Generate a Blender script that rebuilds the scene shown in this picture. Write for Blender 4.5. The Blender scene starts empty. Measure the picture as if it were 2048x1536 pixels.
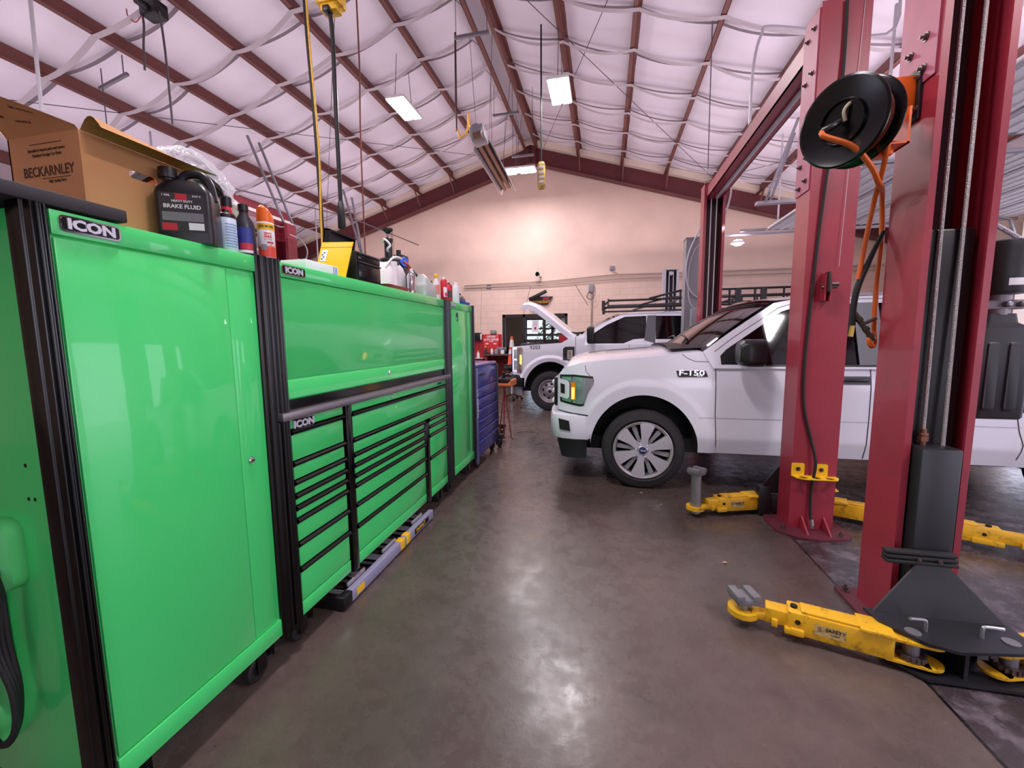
import bpy, bmesh, math, random
from mathutils import Vector, Matrix
from mathutils.geometry import tessellate_polygon
random.seed(7)
C = bpy.context.scene.collection
PI = math.pi
sin, cos = math.sin, math.cos

# ------------------------------------------------------------------ materials
def lin(c):
    c /= 255.0
    return c/12.92 if c <= .04045 else ((c+.055)/1.055)**2.4
def rgb(h):
    return (lin(int(h[0:2], 16)), lin(int(h[2:4], 16)), lin(int(h[4:6], 16)), 1)
MATS = {}
def mat(name, col, rough=.5, metal=0., coat=0., var=0., vscale=6., bump=0., bscale=40., emis=0., trans=0., alpha=1., dirt=None, dscale=3., dlo=.5, dhi=.7, spec=.5):
    if name in MATS: return MATS[name]
    m = bpy.data.materials.new(name); m.use_nodes = True
    nt = m.node_tree; N = nt.nodes; L = nt.links
    b = N['Principled BSDF']
    c = rgb(col)
    b.inputs['Base Color'].default_value = c
    b.inputs['Roughness'].default_value = rough
    b.inputs['Metallic'].default_value = metal
    b.inputs['Coat Weight'].default_value = coat
    b.inputs['Coat Roughness'].default_value = .04
    b.inputs['Specular IOR Level'].default_value = spec
    b.inputs['Transmission Weight'].default_value = trans
    b.inputs['Alpha'].default_value = alpha
    if emis:
        b.inputs['Emission Color'].default_value = c
        b.inputs['Emission Strength'].default_value = emis
    out = None
    if var or bump or dirt:
        tc = N.new('ShaderNodeTexCoord')
    if var:
        n = N.new('ShaderNodeTexNoise'); n.inputs['Scale'].default_value = vscale; n.inputs['Detail'].default_value = 5
        L.new(tc.outputs['Object'], n.inputs['Vector'])
        r = N.new('ShaderNodeMapRange'); r.inputs['From Min'].default_value = .3; r.inputs['From Max'].default_value = .7
        r.inputs['To Min'].default_value = 1-var; r.inputs['To Max'].default_value = 1+var*.6
        L.new(n.outputs['Fac'], r.inputs['Value'])
        mx = N.new('ShaderNodeMix'); mx.data_type = 'RGBA'; mx.blend_type = 'MULTIPLY'; mx.inputs['Factor'].default_value = 1
        mx.inputs[6].default_value = c; L.new(r.outputs['Result'], mx.inputs[7]); out = mx.outputs[2]
    if dirt:
        n = N.new('ShaderNodeTexNoise'); n.inputs['Scale'].default_value = dscale; n.inputs['Detail'].default_value = 8; n.inputs['Roughness'].default_value = .7
        L.new(tc.outputs['Object'], n.inputs['Vector'])
        r = N.new('ShaderNodeMapRange'); r.inputs['From Min'].default_value = dlo; r.inputs['From Max'].default_value = dhi
        L.new(n.outputs['Fac'], r.inputs['Value'])
        mx = N.new('ShaderNodeMix'); mx.data_type = 'RGBA'
        mx.inputs[6].default_value = c; mx.inputs[7].default_value = rgb(dirt)
        if out: L.new(out, mx.inputs[6])
        L.new(r.outputs['Result'], mx.inputs['Factor']); out = mx.outputs[2]
    if out: L.new(out, b.inputs['Base Color'])
    if bump:
        n = N.new('ShaderNodeTexNoise'); n.inputs['Scale'].default_value = bscale; n.inputs['Detail'].default_value = 4
        L.new(tc.outputs['Object'], n.inputs['Vector'])
        bp = N.new('ShaderNodeBump'); bp.inputs['Strength'].default_value = bump; bp.inputs['Distance'].default_value = .01
        L.new(n.outputs['Fac'], bp.inputs['Height']); L.new(bp.outputs['Normal'], b.inputs['Normal'])
    MATS[name] = m
    return m

# ------------------------------------------------------------------ mesh builder
class MB:
    def __init__(s): s.bm = bmesh.new()
    def face(s, pts):
        vs = [s.bm.verts.new(p) for p in pts]
        return s.bm.faces.new(vs)
    def box(s, x0, x1, y0, y1, z0, z1, bev=0., M=None, seg=2):
        v = [s.bm.verts.new((x, y, z)) for x in (x0, x1) for y in (y0, y1) for z in (z0, z1)]
        fs = [s.bm.faces.new([v[i] for i in q]) for q in ((0,1,3,2),(4,6,7,5),(0,4,5,1),(2,3,7,6),(0,2,6,4),(1,5,7,3))]
        geo = list(v)
        if bev:
            es = list({e for f in fs for e in f.edges})
            r = bmesh.ops.bevel(s.bm, geom=es, offset=bev, segments=seg, profile=.5, affect='EDGES')
            geo = list({w for f in r['faces'] for w in f.verts} | {w for w in v if w.is_valid})
        if M is not None:
            for w in geo: w.co = M @ w.co
        return s
    def cbox(s, c, d, bev=0., M=None, seg=2):
        return s.box(c[0]-d[0]/2, c[0]+d[0]/2, c[1]-d[1]/2, c[1]+d[1]/2, c[2]-d[2]/2, c[2]+d[2]/2, bev, M, seg)
    def rings(s, rings, close=True, cap0=True, cap1=True):
        R = [[s.bm.verts.new(p) for p in r] for r in rings]
        n = len(R[0])
        for a, b in zip(R, R[1:]):
            for i in range(n if close else n-1):
                j = (i+1) % n
                try: s.bm.faces.new((a[i], a[j], b[j], b[i]))
                except ValueError: pass
        if close and cap0: s.bm.faces.new(list(reversed(R[0])))
        if close and cap1: s.bm.faces.new(R[-1])
        return R
    def cyl(s, p0, p1, r0, r1=None, seg=20, cap=True):
        p0, p1 = Vector(p0), Vector(p1); r1 = r0 if r1 is None else r1
        a = (p1-p0).normalized(); u = a.orthogonal().normalized(); w = a.cross(u)
        rg = [[p+(u*cos(2*PI*i/seg)+w*sin(2*PI*i/seg))*r for i in range(seg)] for p, r in ((p0, r0), (p1, r1))]
        s.rings(rg, True, cap, cap); return s
    def tube(s, pts, r, seg=8, smooth=0, closed=False):
        P = [Vector(p) for p in pts]
        if smooth:
            Q = []
            n = len(P)
            for i in range(n-1):
                a, b, c, d = P[max(i-1, 0)], P[i], P[i+1], P[min(i+2, n-1)]
                for k in range(smooth):
                    t = k/smooth
                    Q.append(.5*((2*b)+(c-a)*t+(2*a-5*b+4*c-d)*t*t+(3*b-a-3*c+d)*t**3))
            Q.append(P[-1]); P = Q
        if isinstance(r, (list, tuple)) and len(r) != len(P):
            m = len(r)-1; r = [r[min(int(k*m/(len(P)-1)), m-1)]+(r[min(int(k*m/(len(P)-1)), m-1)+1]-r[min(int(k*m/(len(P)-1)), m-1)])*(k*m/(len(P)-1)-min(int(k*m/(len(P)-1)), m-1)) for k in range(len(P))]
        T = []
        for i in range(len(P)):
            d = P[min(i+1, len(P)-1)]-P[max(i-1, 0)]
            T.append(d.normalized() if d.length > 1e-9 else Vector((0, 0, 1)))
        u = T[0].orthogonal().normalized(); rg = []
        for i, p in enumerate(P):
            u = (u-T[i]*u.dot(T[i]))
            u = u.normalized() if u.length > 1e-6 else T[i].orthogonal().normalized()
            w = T[i].cross(u)
            rr = r[i] if isinstance(r, (list, tuple)) else r
            rg.append([p+(u*cos(2*PI*k/seg)+w*sin(2*PI*k/seg))*rr for k in range(seg)])
        s.rings(rg); return s
    def lathe(s, prof, c=(0, 0, 0), axis=(0, 0, 1), seg=28, sx=1., sy=1., loop=False, caps=(True, True)):
        a = Vector(axis).normalized()
        u = Vector((1, 0, 0)) if abs(a.x) < .9 else Vector((0, 1, 0))
        u = (u-a*u.dot(a)).normalized(); w = a.cross(u); c = Vector(c)
        rg = []
        for r, z in prof:
            r = max(r, 1e-4)
            rg.append([c+a*z+u*(r*sx*cos(2*PI*i/seg))+w*(r*sy*sin(2*PI*i/seg)) for i in range(seg)])
        if loop: rg.append(rg[0]); caps = (False, False)
        s.rings(rg, True, *caps); return s
    def prism(s, poly, f0, f1, holes=()):
        """poly 2D outline; f0/f1 map (u,v)->3D for the two faces"""
        loops = [list(poly)]+[list(h) for h in holes]
        tri = tessellate_polygon([[Vector((p[0], p[1], 0)) for p in l] for l in loops])
        flat = [p for l in loops for p in l]
        for f, rev in ((f0, True), (f1, False)):
            vs = [s.bm.verts.new(f(*p)) for p in flat]
            for t in tri:
                try: s.bm.faces.new([vs[i] for i in (reversed(t) if rev else t)])
                except ValueError: pass
            if not rev: V1 = vs
            else: V0 = vs
        o = 0
        for l in loops:
            n = len(l)
            for i in range(n):
                j = (i+1) % n
                try: s.bm.faces.new((V0[o+i], V0[o+j], V1[o+j], V1[o+i]))
                except ValueError: pass
            o += n
        return s
    def grid(s, f, nu, nv, thick=None):
        V = [[s.bm.verts.new(f(i/nu, j/nv)) for j in range(nv+1)] for i in range(nu+1)]
        for i in range(nu):
            for j in range(nv):
                try: s.bm.faces.new((V[i][j], V[i+1][j], V[i+1][j+1], V[i][j+1]))
                except ValueError: pass
        return s
    def ball(s, c, r, su=16, sv=10, sc=(1, 1, 1)):
        c = Vector(c)
        rg = [[c+Vector((r*sc[0]*sin(PI*j/sv)*cos(2*PI*i/su), r*sc[1]*sin(PI*j/sv)*sin(2*PI*i/su), -r*sc[2]*cos(PI*j/sv))) for i in range(su)] for j in range(1, sv)]
        s.rings(rg); return s
    def xf(s, M):
        for v in s.bm.verts: v.co = M @ v.co
        return s
    def add(s, other, M=None):
        vm = {}
        for v in other.bm.verts: vm[v] = s.bm.verts.new(M @ v.co if M is not None else v.co)
        for f in other.bm.faces:
            try: s.bm.faces.new([vm[v] for v in f.verts])
            except ValueError: pass
        return s
    def mesh(s, name, ang=35):
        bmesh.ops.remove_doubles(s.bm, verts=s.bm.verts, dist=1e-5)
        bmesh.ops.recalc_face_normals(s.bm, faces=s.bm.faces)
        me = bpy.data.meshes.new(name); s.bm.to_mesh(me); s.bm.free()
        if ang:
            for p in me.polygons: p.use_smooth = True
            me.set_sharp_from_angle(angle=math.radians(ang))
        return me

def obj(name, mb, m, parent=None, ang=35, world=True):
    """link a mesh as one object; mesh coordinates are world coordinates unless world=False"""
    me = mb.mesh(name, ang) if isinstance(mb, MB) else mb
    me.materials.append(m)
    o = bpy.data.objects.new(name, me); C.objects.link(o)
    if parent is not None:
        o.parent = parent
        if world:
            q = parent; loc = Vector((0, 0, 0))
            while q is not None: loc += q.location; q = q.parent
            me.transform(Matrix.Translation(-loc))
    return o
def tag(o, label, cat, group=None, kind=None):
    o['label'] = label; o['category'] = cat
    if group: o['group'] = group
    if kind: o['kind'] = kind
    return o
def thing(name, label, cat, loc=(0, 0, 0), group=None):
    o = bpy.data.objects.new(name, None); C.objects.link(o); o.location = loc
    return tag(o, label, cat, group)
def solo(name, mb, m, label, cat, group=None, ang=35):
    o = obj(name, mb, m, None, ang); me = o.data
    zs = min(v.co.z for v in me.vertices); xs = [v.co.x for v in me.vertices]; ys = [v.co.y for v in me.vertices]
    c = Vector(((min(xs)+max(xs))/2, (min(ys)+max(ys))/2, zs))
    me.transform(Matrix.Translation(-c)); o.location = c
    return tag(o, label, cat, group)
def struct(name, mb, m, ang=35, parent=None):
    o = obj(name, mb, m, parent, ang)
    if parent is None: o['kind'] = 'structure'
    return o
def dup(root, loc, label=None):
    r = root.copy(); C.objects.link(r); r.location = loc
    if label: r['label'] = label
    def rec(a, b):
        for ch in list(a.children):
            c = ch.copy(); C.objects.link(c); c.parent = b; rec(ch, c)
    rec(root, r)
    return r
def text_mb(lines, o, r, u, size, ext=.0005, bold=0., align='CENTER', f=None, sx=1., shear=0.):
    """lines of lettering as mesh; o origin, r/u right and up directions"""
    o, r, u = Vector(o), Vector(r).normalized(), Vector(u).normalized(); n = r.cross(u)
    if isinstance(lines, str): lines = [(lines, 0, 0, 1)]
    mb = MB()
    for txt, dx, dy, k in lines:
        cu = bpy.data.curves.new('lettering', 'FONT'); cu.body = txt; cu.size = size*k
        cu.align_x = align; cu.align_y = 'CENTER'; cu.extrude = ext; cu.offset = bold*size*k; cu.resolution_u = 2; cu.shear = shear
        t = bpy.data.objects.new('lettering', cu); C.objects.link(t)
        dg = bpy.context.evaluated_depsgraph_get()
        me = bpy.data.meshes.new_from_object(t.evaluated_get(dg))
        bpy.data.objects.remove(t); bpy.data.curves.remove(cu)
        tb = bmesh.new(); tb.from_mesh(me); bpy.data.meshes.remove(me)
        for v in tb.verts:
            x, y, z = v.co.x*sx+dx, v.co.y+dy, v.co.z
            v.co = f(x, y, z) if f else o+r*x+u*y+n*z
        vm = {v: mb.bm.verts.new(v.co) for v in tb.verts}
        for fc in tb.faces:
            try: mb.bm.faces.new([vm[v] for v in fc.verts])
            except ValueError: pass
        tb.free()
    return mb
def rrect(w, h, r, n=4, cx=0, cy=0):
    out = []
    for qx, qy, a0 in ((1, 1, 0), (-1, 1, 90), (-1, -1, 180), (1, -1, 270)):
        for k in range(n+1):
            a = math.radians(a0+90*k/n)
            out.append((cx+qx*(w/2-r)+r*cos(a), cy+qy*(h/2-r)+r*sin(a)))
    return out

# ------------------------------------------------------------------ palette
green = mat('green powder coat', '42DE72', .3, coat=.8, bump=.015, bscale=300)
green_side = green
black_alu = mat('black anodised', '030303', .16, metal=.0, coat=.0)
letter_silver = mat('silver lettering', 'D9D8E4', .3, metal=.2)
black_pl = mat('black plastic', '0B0B0D', .42)
rubber = mat('black rubber', '0F0E10', .7, var=.2)
steel = mat('brushed steel', 'A8A2A6', .32, metal=.9)
chrome = mat('chrome', 'E8E6EE', .08, metal=1.)
zinc = mat('zinc', '9A989C', .4, metal=.8)
white_paint = mat('white car paint', 'E6E4F2', .18, coat=.8)
red_lift = mat('red lift paint', '98283A', .4, coat=.2, var=.14, vscale=3, dirt='6A2730', dscale=9, dlo=.58, dhi=.8)
brown_red = mat('red oxide paint', '6B2A2A', .5, var=.15, vscale=5)
yellow_arm = mat('worn yellow paint', 'E8AE1C', .42, var=.14, vscale=6, dirt='5A4520', dscale=13, dlo=.54, dhi=.7)
yellow = mat('yellow paint', 'F5BE18', .4)
darkblack = mat('dark void', '060607', .8)
orange = mat('orange paint', 'F0640F', .4)
orange_hose = mat('orange hose', 'D9601C', .45)
white_pl = mat('white plastic', 'ECE6E8', .4)
red_pl = mat('red plastic', 'C4182E', .35)
blue_paint = mat('dark blue paint', '2A2A86', .28, coat=.4)
glass_dark = mat('tinted glass', '050507', .05, coat=0., spec=.5)
paper = mat('white paper', 'EDEAF0', .7)
grey_paint = mat('grey paint', '8C8890', .45)
grey_lt = mat('light grey paint', 'B8B2BC', .4)
# ------------------------------------------------------------------ camera, world, view
def setup():
    sc = bpy.context.scene
    cd = bpy.data.cameras.new('camera'); cam = bpy.data.objects.new('camera', cd); C.objects.link(cam)
    cd.sensor_width = 36; cd.sensor_fit = 'HORIZONTAL'; cd.lens = 831.17/2048*36; cd.clip_start = .05; cd.clip_end = 200
    y, p, r = (math.radians(a) for a in (12.6545, 6.30648, .57131))
    f = Vector((-sin(y)*cos(p), cos(y)*cos(p), -sin(p))); rt = Vector((cos(y), sin(y), 0)); dn = f.cross(rt)
    r2 = rt*cos(r)+dn*sin(r); d2 = dn*cos(r)-rt*sin(r)
    M = Matrix((( r2.x, -d2.x, -f.x, 0), (r2.y, -d2.y, -f.y, 0), (r2.z, -d2.z, -f.z, 1.55), (0, 0, 0, 1)))
    cam.matrix_world = M; sc.camera = cam
    w = bpy.data.worlds.new('daylight'); sc.world = w; w.use_nodes = True
    nt = w.node_tree; bg = nt.nodes['Background']
    sky = nt.nodes.new('ShaderNodeTexSky'); sky.sky_type = 'HOSEK_WILKIE'; sky.sun_direction = (.2, -.5, .8); sky.turbidity = 6
    mx = nt.nodes.new('ShaderNodeMix'); mx.data_type = 'RGBA'; mx.inputs['Factor'].default_value = .75
    mx.inputs[7].default_value = (.82, .80, 1., 1)
    nt.links.new(sky.outputs['Color'], mx.inputs[6]); nt.links.new(mx.outputs[2], bg.inputs['Color'])
    bg.inputs['Strength'].default_value = 2.6
    sc.view_settings.view_transform = 'Standard'; sc.view_settings.look = 'None'
    sc.view_settings.exposure = 0.5; sc.view_settings.gamma = 1.06
    sc.cycles.max_bounces = 6; sc.cycles.diffuse_bounces = 3; sc.cycles.glossy_bounces = 3; sc.cycles.transparent_max_bounces = 6; sc.cycles.caustics_reflective = False; sc.cycles.caustics_refractive = False; sc.cycles.adaptive_threshold = .045; sc.cycles.sample_clamp_indirect = 6
setup()

# ------------------------------------------------------------------ setting
XL, XR, YB, YF, RX = -11.6, 7.6, 13.5, -7.0, -2.3
def zc(x): return 7.55-.3*abs(x-RX)          # underside of the roof insulation
def floor_mat():
    m = bpy.data.materials.new('worn sealed concrete'); m.use_nodes = True
    nt = m.node_tree; N, L = nt.nodes, nt.links; b = N['Principled BSDF']
    tc = N.new('ShaderNodeTexCoord')
    def noise(sc, det=6, ro=.6):
        n = N.new('ShaderNodeTexNoise'); n.inputs['Scale'].default_value = sc; n.inputs['Detail'].default_value = det; n.inputs['Roughness'].default_value = ro
        L.new(tc.outputs['Object'], n.inputs['Vector']); return n.outputs['Fac']
    def ramp(src, a, b_, lo=0., hi=1.):
        r = N.new('ShaderNodeMapRange'); L.new(src, r.inputs['Value'])
        r.inputs['From Min'].default_value = a; r.inputs['From Max'].default_value = b_; r.inputs['To Min'].default_value = lo; r.inputs['To Max'].default_value = hi
        return r.outputs['Result']
    def mix(f, a, c):
        x = N.new('ShaderNodeMix'); x.data_type = 'RGBA'
        for k, s in ((6, a), (7, c)):
            if isinstance(s, str): x.inputs[k].default_value = rgb(s)
            else: L.new(s, x.inputs[k])
        L.new(f, x.inputs['Factor']); return x.outputs[2]
    col = mix(ramp(noise(.55), .35, .68), '443836', '65564F')
    col = mix(ramp(noise(1.7, 8, .7), .5, .72, 0, .7), col, '3A302E')
    col = mix(ramp(noise(9, 8, .7), .62, .72, 0, .5), col, '806F6A')
    col = mix(ramp(noise(38, 4, .6), .68, .74, 0, .75), col, '2A2426')
    vo = N.new('ShaderNodeTexVoronoi'); vo.inputs['Scale'].default_value = 17; L.new(tc.outputs['Object'], vo.inputs['Vector'])
    pit = ramp(vo.outputs['Distance'], .05, .10, 1, 0); gate = ramp(noise(3.1, 3, .5), .5, .6)
    sep = N.new('ShaderNodeSeparateXYZ'); L.new(tc.outputs['Object'], sep.inputs[0])
    def math_(op, a, v):
        q = N.new('ShaderNodeMath'); q.operation = op
        if isinstance(a, float): q.inputs[0].default_value = a
        else: L.new(a, q.inputs[0])
        if isinstance(v, float): q.inputs[1].default_value = v
        else: L.new(v, q.inputs[1])
        return q.outputs[0]
    col = mix(math_('MULTIPLY', math_('MULTIPLY', pit, gate), .8), col, '1E1817')
    right = ramp(sep.outputs['X'], 1.425, 1.43)
    streak = ramp(noise(6, 8, .75), .48, .62)
    dark = mix(streak, '2E282D', '6A6068')
    f2 = math_('MULTIPLY', right, .8)
    col = mix(f2, col, dark)
    for jx in (1.425,):
        d = math_('ABSOLUTE', math_('SUBTRACT', sep.outputs['X'], jx), 0.)
        col = mix(ramp(d, .006, .009, 1, 0), col, '151214')
    d = math_('ABSOLUTE', math_('SUBTRACT', sep.outputs['Y'], 7.9), 0.)
    col = mix(ramp(d, .006, .009, 1, 0), col, '1E1A1C')
    L.new(col, b.inputs['Base Color'])
    L.new(ramp(noise(7, 9, .75), .35, .65, .14, .42), b.inputs['Roughness'])
    b.inputs['Coat Weight'].default_value = .12; b.inputs['Coat Roughness'].default_value = .2
    bp = N.new('ShaderNodeBump'); bp.inputs['Strength'].default_value = .25; bp.inputs['Distance'].default_value = .004
    L.new(noise(24, 6, .7), bp.inputs['Height']); L.new(bp.outputs['Normal'], b.inputs['Normal'])
    return m
struct('floor', MB().box(XL-.2, XR+.2, YF-1, YB+.2, -.15, 0), floor_mat())
struct('ground', MB().box(-45, 45, -45, 45, -.3, -.16), mat('outdoor pavement', 'D6D2D4', .9, var=.15, vscale=1))

def wall_mat(name, hexc, block_top=None):
    m = bpy.data.materials.new(name); m.use_nodes = True
    nt = m.node_tree; N, L = nt.nodes, nt.links; b = N['Principled BSDF']; b.inputs['Roughness'].default_value = .55
    tc = N.new('ShaderNodeTexCoord'); mp = N.new('ShaderNodeMapping'); mp.inputs['Rotation'].default_value = (PI/2, 0, 0)
    L.new(tc.outputs['Object'], mp.inputs['Vector'])
    br = N.new('ShaderNodeTexBrick'); br.inputs['Scale'].default_value = 1; br.inputs['Brick Width'].default_value = .406; br.inputs['Row Height'].default_value = .203
    br.inputs['Mortar Size'].default_value = .005; br.inputs['Mortar Smooth'].default_value = .4
    c = rgb(hexc); br.inputs['Color1'].default_value = c; br.inputs['Color2'].default_value = tuple(x*.96 for x in c[:3])+(1,)
    br.inputs['Mortar'].default_value = tuple(x*.72 for x in c[:3])+(1,)
    L.new(mp.outputs[0], br.inputs['Vector'])
    n = N.new('ShaderNodeTexNoise'); n.inputs['Scale'].default_value = 1.3; n.inputs['Detail'].default_value = 7
    L.new(tc.outputs['Object'], n.inputs['Vector'])
    r = N.new('ShaderNodeMapRange'); r.inputs['From Min'].default_value = .3; r.inputs['From Max'].default_value = .7; r.inputs['To Min'].default_value = .9; r.inputs['To Max'].default_value = 1.04
    L.new(n.outputs['Fac'], r.inputs['Value'])
    sep = N.new('ShaderNodeSeparateXYZ'); L.new(tc.outputs['Object'], sep.inputs[0])
    st = N.new('ShaderNodeMapRange'); st.inputs['From Min'].default_value = 3.0; st.inputs['From Max'].default_value = 3.6; L.new(sep.outputs['Z'], st.inputs['Value'])
    mx = N.new('ShaderNodeMix'); mx.data_type = 'RGBA'; L.new(st.outputs[0], mx.inputs['Factor']); L.new(br.outputs['Color'], mx.inputs[6]); mx.inputs[7].default_value = c
    m2 = N.new('ShaderNodeMix'); m2.data_type = 'RGBA'; m2.blend_type = 'MULTIPLY'; m2.inputs['Factor'].default_value = 1
    L.new(mx.outputs[2], m2.inputs[6]); L.new(r.outputs[0], m2.inputs[7]); L.new(m2.outputs[2], b.inputs['Base Color'])
    return m
cream = wall_mat('cream painted block', 'F2CFBE')
cream_plain = mat('cream wall paint', 'E9D2C0', .6, var=.06, vscale=1.5)
WX0, WX1, WZ1 = -3.34, -1.19, 2.32
mb = MB()
gable = [(XL, 0), (WX0, 0), (WX0, WZ1), (WX1, WZ1), (WX1, 0), (XR, 0), (XR, zc(XR)+.1), (RX, zc(RX)+.1), (XL, zc(XL)+.1)]
mb.prism(gable, lambda u, v: (u, YB, v), lambda u, v: (u, YB+.2, v))
struct('wall_back', mb, cream)
def side_wall(name, x0, x1, doors, zt):
    mb = MB(); ys = YF
    for a, b_ in doors+[(YB, None)]:
        if a > ys: mb.box(x0, x1, ys, a, 0, zt)
        if b_ is not None:
            mb.box(x0, x1, a, b_, 3.62, zt); ys = b_
    return struct(name, mb, cream_plain)
DOORS_R = [(-6.4, -3.0), (-2.2, 1.6), (2.6, 5.95), (6.6, 9.95)]
side_wall('wall_right', XR, XR+.2, DOORS_R, zc(XR)+.1)
side_wall('wall_left', XL-.2, XL, [(3.0, 6.6), (7.6, 11.2)], zc(XL)+.1)
mb = MB()
mb.prism([(XL, 0), (1, 0), (1, 3.6), (4.6, 3.6), (4.6, 0), (XR, 0), (XR, zc(XR)+.1), (RX, zc(RX)+.1), (XL, zc(XL)+.1)],
         lambda u, v: (u, YF, v), lambda u, v: (u, YF-.2, v))
struct('wall_front', mb, cream_plain)

# roof: billowing white insulation between the purlins
PX = [-10.7, -9.5, -8.3, -7.13, -5.95, -4.78, -3.6, -2.5, -2.08, -.82, .42, 1.63, 2.85, 4.05, 5.25, 6.45]
ins = mat('white roof insulation', 'F2E8F4', .5, bump=.5, bscale=2.6, var=.05, vscale=.9)
def roof_f(u, v):
    x = XL-.2+(XR-XL+.4)*u; y = YF-.2+(YB-YF+.4)*v
    k = 0
    for a, b_ in zip(PX, PX[1:]):
        if a <= x <= b_: k = sin(PI*(x-a)/(b_-a))
    return (x, y, zc(x)-.045*k*(.7+.3*sin(y*4.2+x*3)))
mb = MB(); mb.grid(roof_f, 150, 110); mb.box(XL-.2, XR+.2, YF-.2, YB+.2, 7.62, 7.7)
struct('ceiling', mb, ins, ang=60)
rid = mat('purlin red oxide', '6A342E', .5, var=.12, vscale=3)
for i, px in enumerate(PX):
    mb = MB(); z1 = zc(px)-.02; z0 = z1-.22; s = 1 if px > RX else -1
    mb.box(px-.006, px+.006, YF, YB-.35, z0, z1)
    mb.box(px-.075*(s > 0), px+.075*(s < 0), YF, YB-.35, z0, z0+.008)
    mb.box(px-.075*(s > 0)-.0, px-.075*(s > 0)+.004 if s > 0 else px+.075, YF, YB-.35, z0, z0+.02) if s > 0 else None
    mb.box(px-.075*(s < 0), px+.075*(s > 0), YF, YB-.35, z1-.008, z1)
    o = struct('purlin', mb, rid)
# gable frame on the back wall
beam = mat('rafter red oxide', '5E2226', .5, var=.2, vscale=2, dirt='B9A59E', dscale=5, dlo=.72, dhi=.78)
for s in (-1, 1):
    xe = XL if s < 0 else XR
    mb = MB()
    def top(x): return zc(x)-.18
    def seg(x0, x1, off0, off1, y0, y1):
        pts = [(x0, off0), (x1, off0), (x1, off1), (x0, off1)]
        mb.prism([(x, o) for x, o in pts], lambda x, o: (x, y0, top(x)-o), lambda x, o: (x, y1, top(x)-o))
    seg(RX, xe, 0, .50, 13.23, 13.25); seg(RX, xe, 0, .016, 13.10, 13.38); seg(RX, xe, .50, .516, 13.10, 13.38)
    struct('rafter_beam', mb, beam)
mb = MB()
for s in (-1, 1):
    mb.prism([(RX, 0), (RX+s*.16, 0), (RX+s*.16, .54), (RX, .54)], lambda x, o: (x, 13.09, zc(x)-.16-o), lambda x, o: (x, 13.14, zc(x)-.16-o))
struct('ridge_plate', mb, beam)
# cream closure strip above the rafter and flange braces
for s in (-1, 1):
    xe = XL if s < 0 else XR
    mb = MB(); mb.prism([(RX, 0), (xe, 0), (xe, .17), (RX, .17)], lambda x, o: (x, 13.05, zc(x)-.03-o), lambda x, o: (x, 13.5, zc(x)-.03-o))
    struct('closure_strip', mb, cream_plain)
for px in PX[2:14]:
    if abs(px-RX) < .5: continue
    mb = MB(); mb.tube([(px, 12.7, zc(px)-.22), (px, 13.22, zc(px)-.68)], .025, 4)
    struct('flange_brace', mb, rid)
# straps under the insulation, sagging between purlins
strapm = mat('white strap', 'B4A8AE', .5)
ys = [-1.2, .2, 1.5, 2.7, 3.9, 5.0, 6.1, 7.1, 8.1, 9.1, 10.1, 11.1, 12.1]
for i, y0 in enumerate(ys):
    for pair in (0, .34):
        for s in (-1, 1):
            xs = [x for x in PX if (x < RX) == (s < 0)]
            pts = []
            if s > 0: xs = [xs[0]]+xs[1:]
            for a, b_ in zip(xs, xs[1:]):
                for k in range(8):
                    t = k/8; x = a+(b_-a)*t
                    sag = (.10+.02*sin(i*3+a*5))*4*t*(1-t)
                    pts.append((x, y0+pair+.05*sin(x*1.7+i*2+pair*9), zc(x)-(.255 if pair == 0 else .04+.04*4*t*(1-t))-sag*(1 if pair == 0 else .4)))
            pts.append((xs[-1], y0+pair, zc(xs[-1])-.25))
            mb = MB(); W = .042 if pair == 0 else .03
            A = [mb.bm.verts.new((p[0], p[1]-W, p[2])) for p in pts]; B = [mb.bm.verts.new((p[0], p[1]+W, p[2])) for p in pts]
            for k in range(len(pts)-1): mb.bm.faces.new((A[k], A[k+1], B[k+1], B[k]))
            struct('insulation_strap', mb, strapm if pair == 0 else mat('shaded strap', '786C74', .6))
# rod bracing
rodm = mat('dark rod', '4A4048', .5)
for a, b_ in (((.9, 4.0), (-1.9, 13.0)), ((-1.9, 6.5), (2.9, 12.8)), ((-3.2, 13.0), (-9.0, 5.0)), ((2.6, 13.0), (6.5, 6.5)), ((-9.4, 13.0), (-3.0, 4.8))):
    mb = MB(); mb.tube([(a[0], a[1], zc(a[0])-.27), (b_[0], b_[1], zc(b_[0])-.27)] if (a[0] < RX) == (b_[0] < RX) else [(a[0], a[1], zc(a[0])-.3), (b_[0], b_[1], zc(b_[0])-.3)], .007, 5)
    struct('brace_rod', mb, rodm)

# office beyond the window in the back wall
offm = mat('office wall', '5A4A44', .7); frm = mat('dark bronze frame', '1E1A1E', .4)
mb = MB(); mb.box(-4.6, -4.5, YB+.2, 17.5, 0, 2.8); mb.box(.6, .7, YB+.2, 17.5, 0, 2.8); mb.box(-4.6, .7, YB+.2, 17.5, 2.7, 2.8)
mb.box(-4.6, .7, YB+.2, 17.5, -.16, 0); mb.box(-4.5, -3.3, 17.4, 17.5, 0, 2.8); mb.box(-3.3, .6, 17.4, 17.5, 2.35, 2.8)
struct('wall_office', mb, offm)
def sash(mb, x0, x1, z0, z1, y, t=.07, d=.08):
    mb.box(x0, x0+t, y, y+d, z0, z1); mb.box(x1-t, x1, y, y+d, z0, z1); mb.box(x0, x1, y, y+d, z0, z0+t); mb.box(x0, x1, y, y+d, z1-t, z1)
w1 = bpy.data.objects.new('window_1', None); C.objects.link(w1); w1['kind'] = 'structure'; w1.location = (-2.2, YB, 0)
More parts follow.
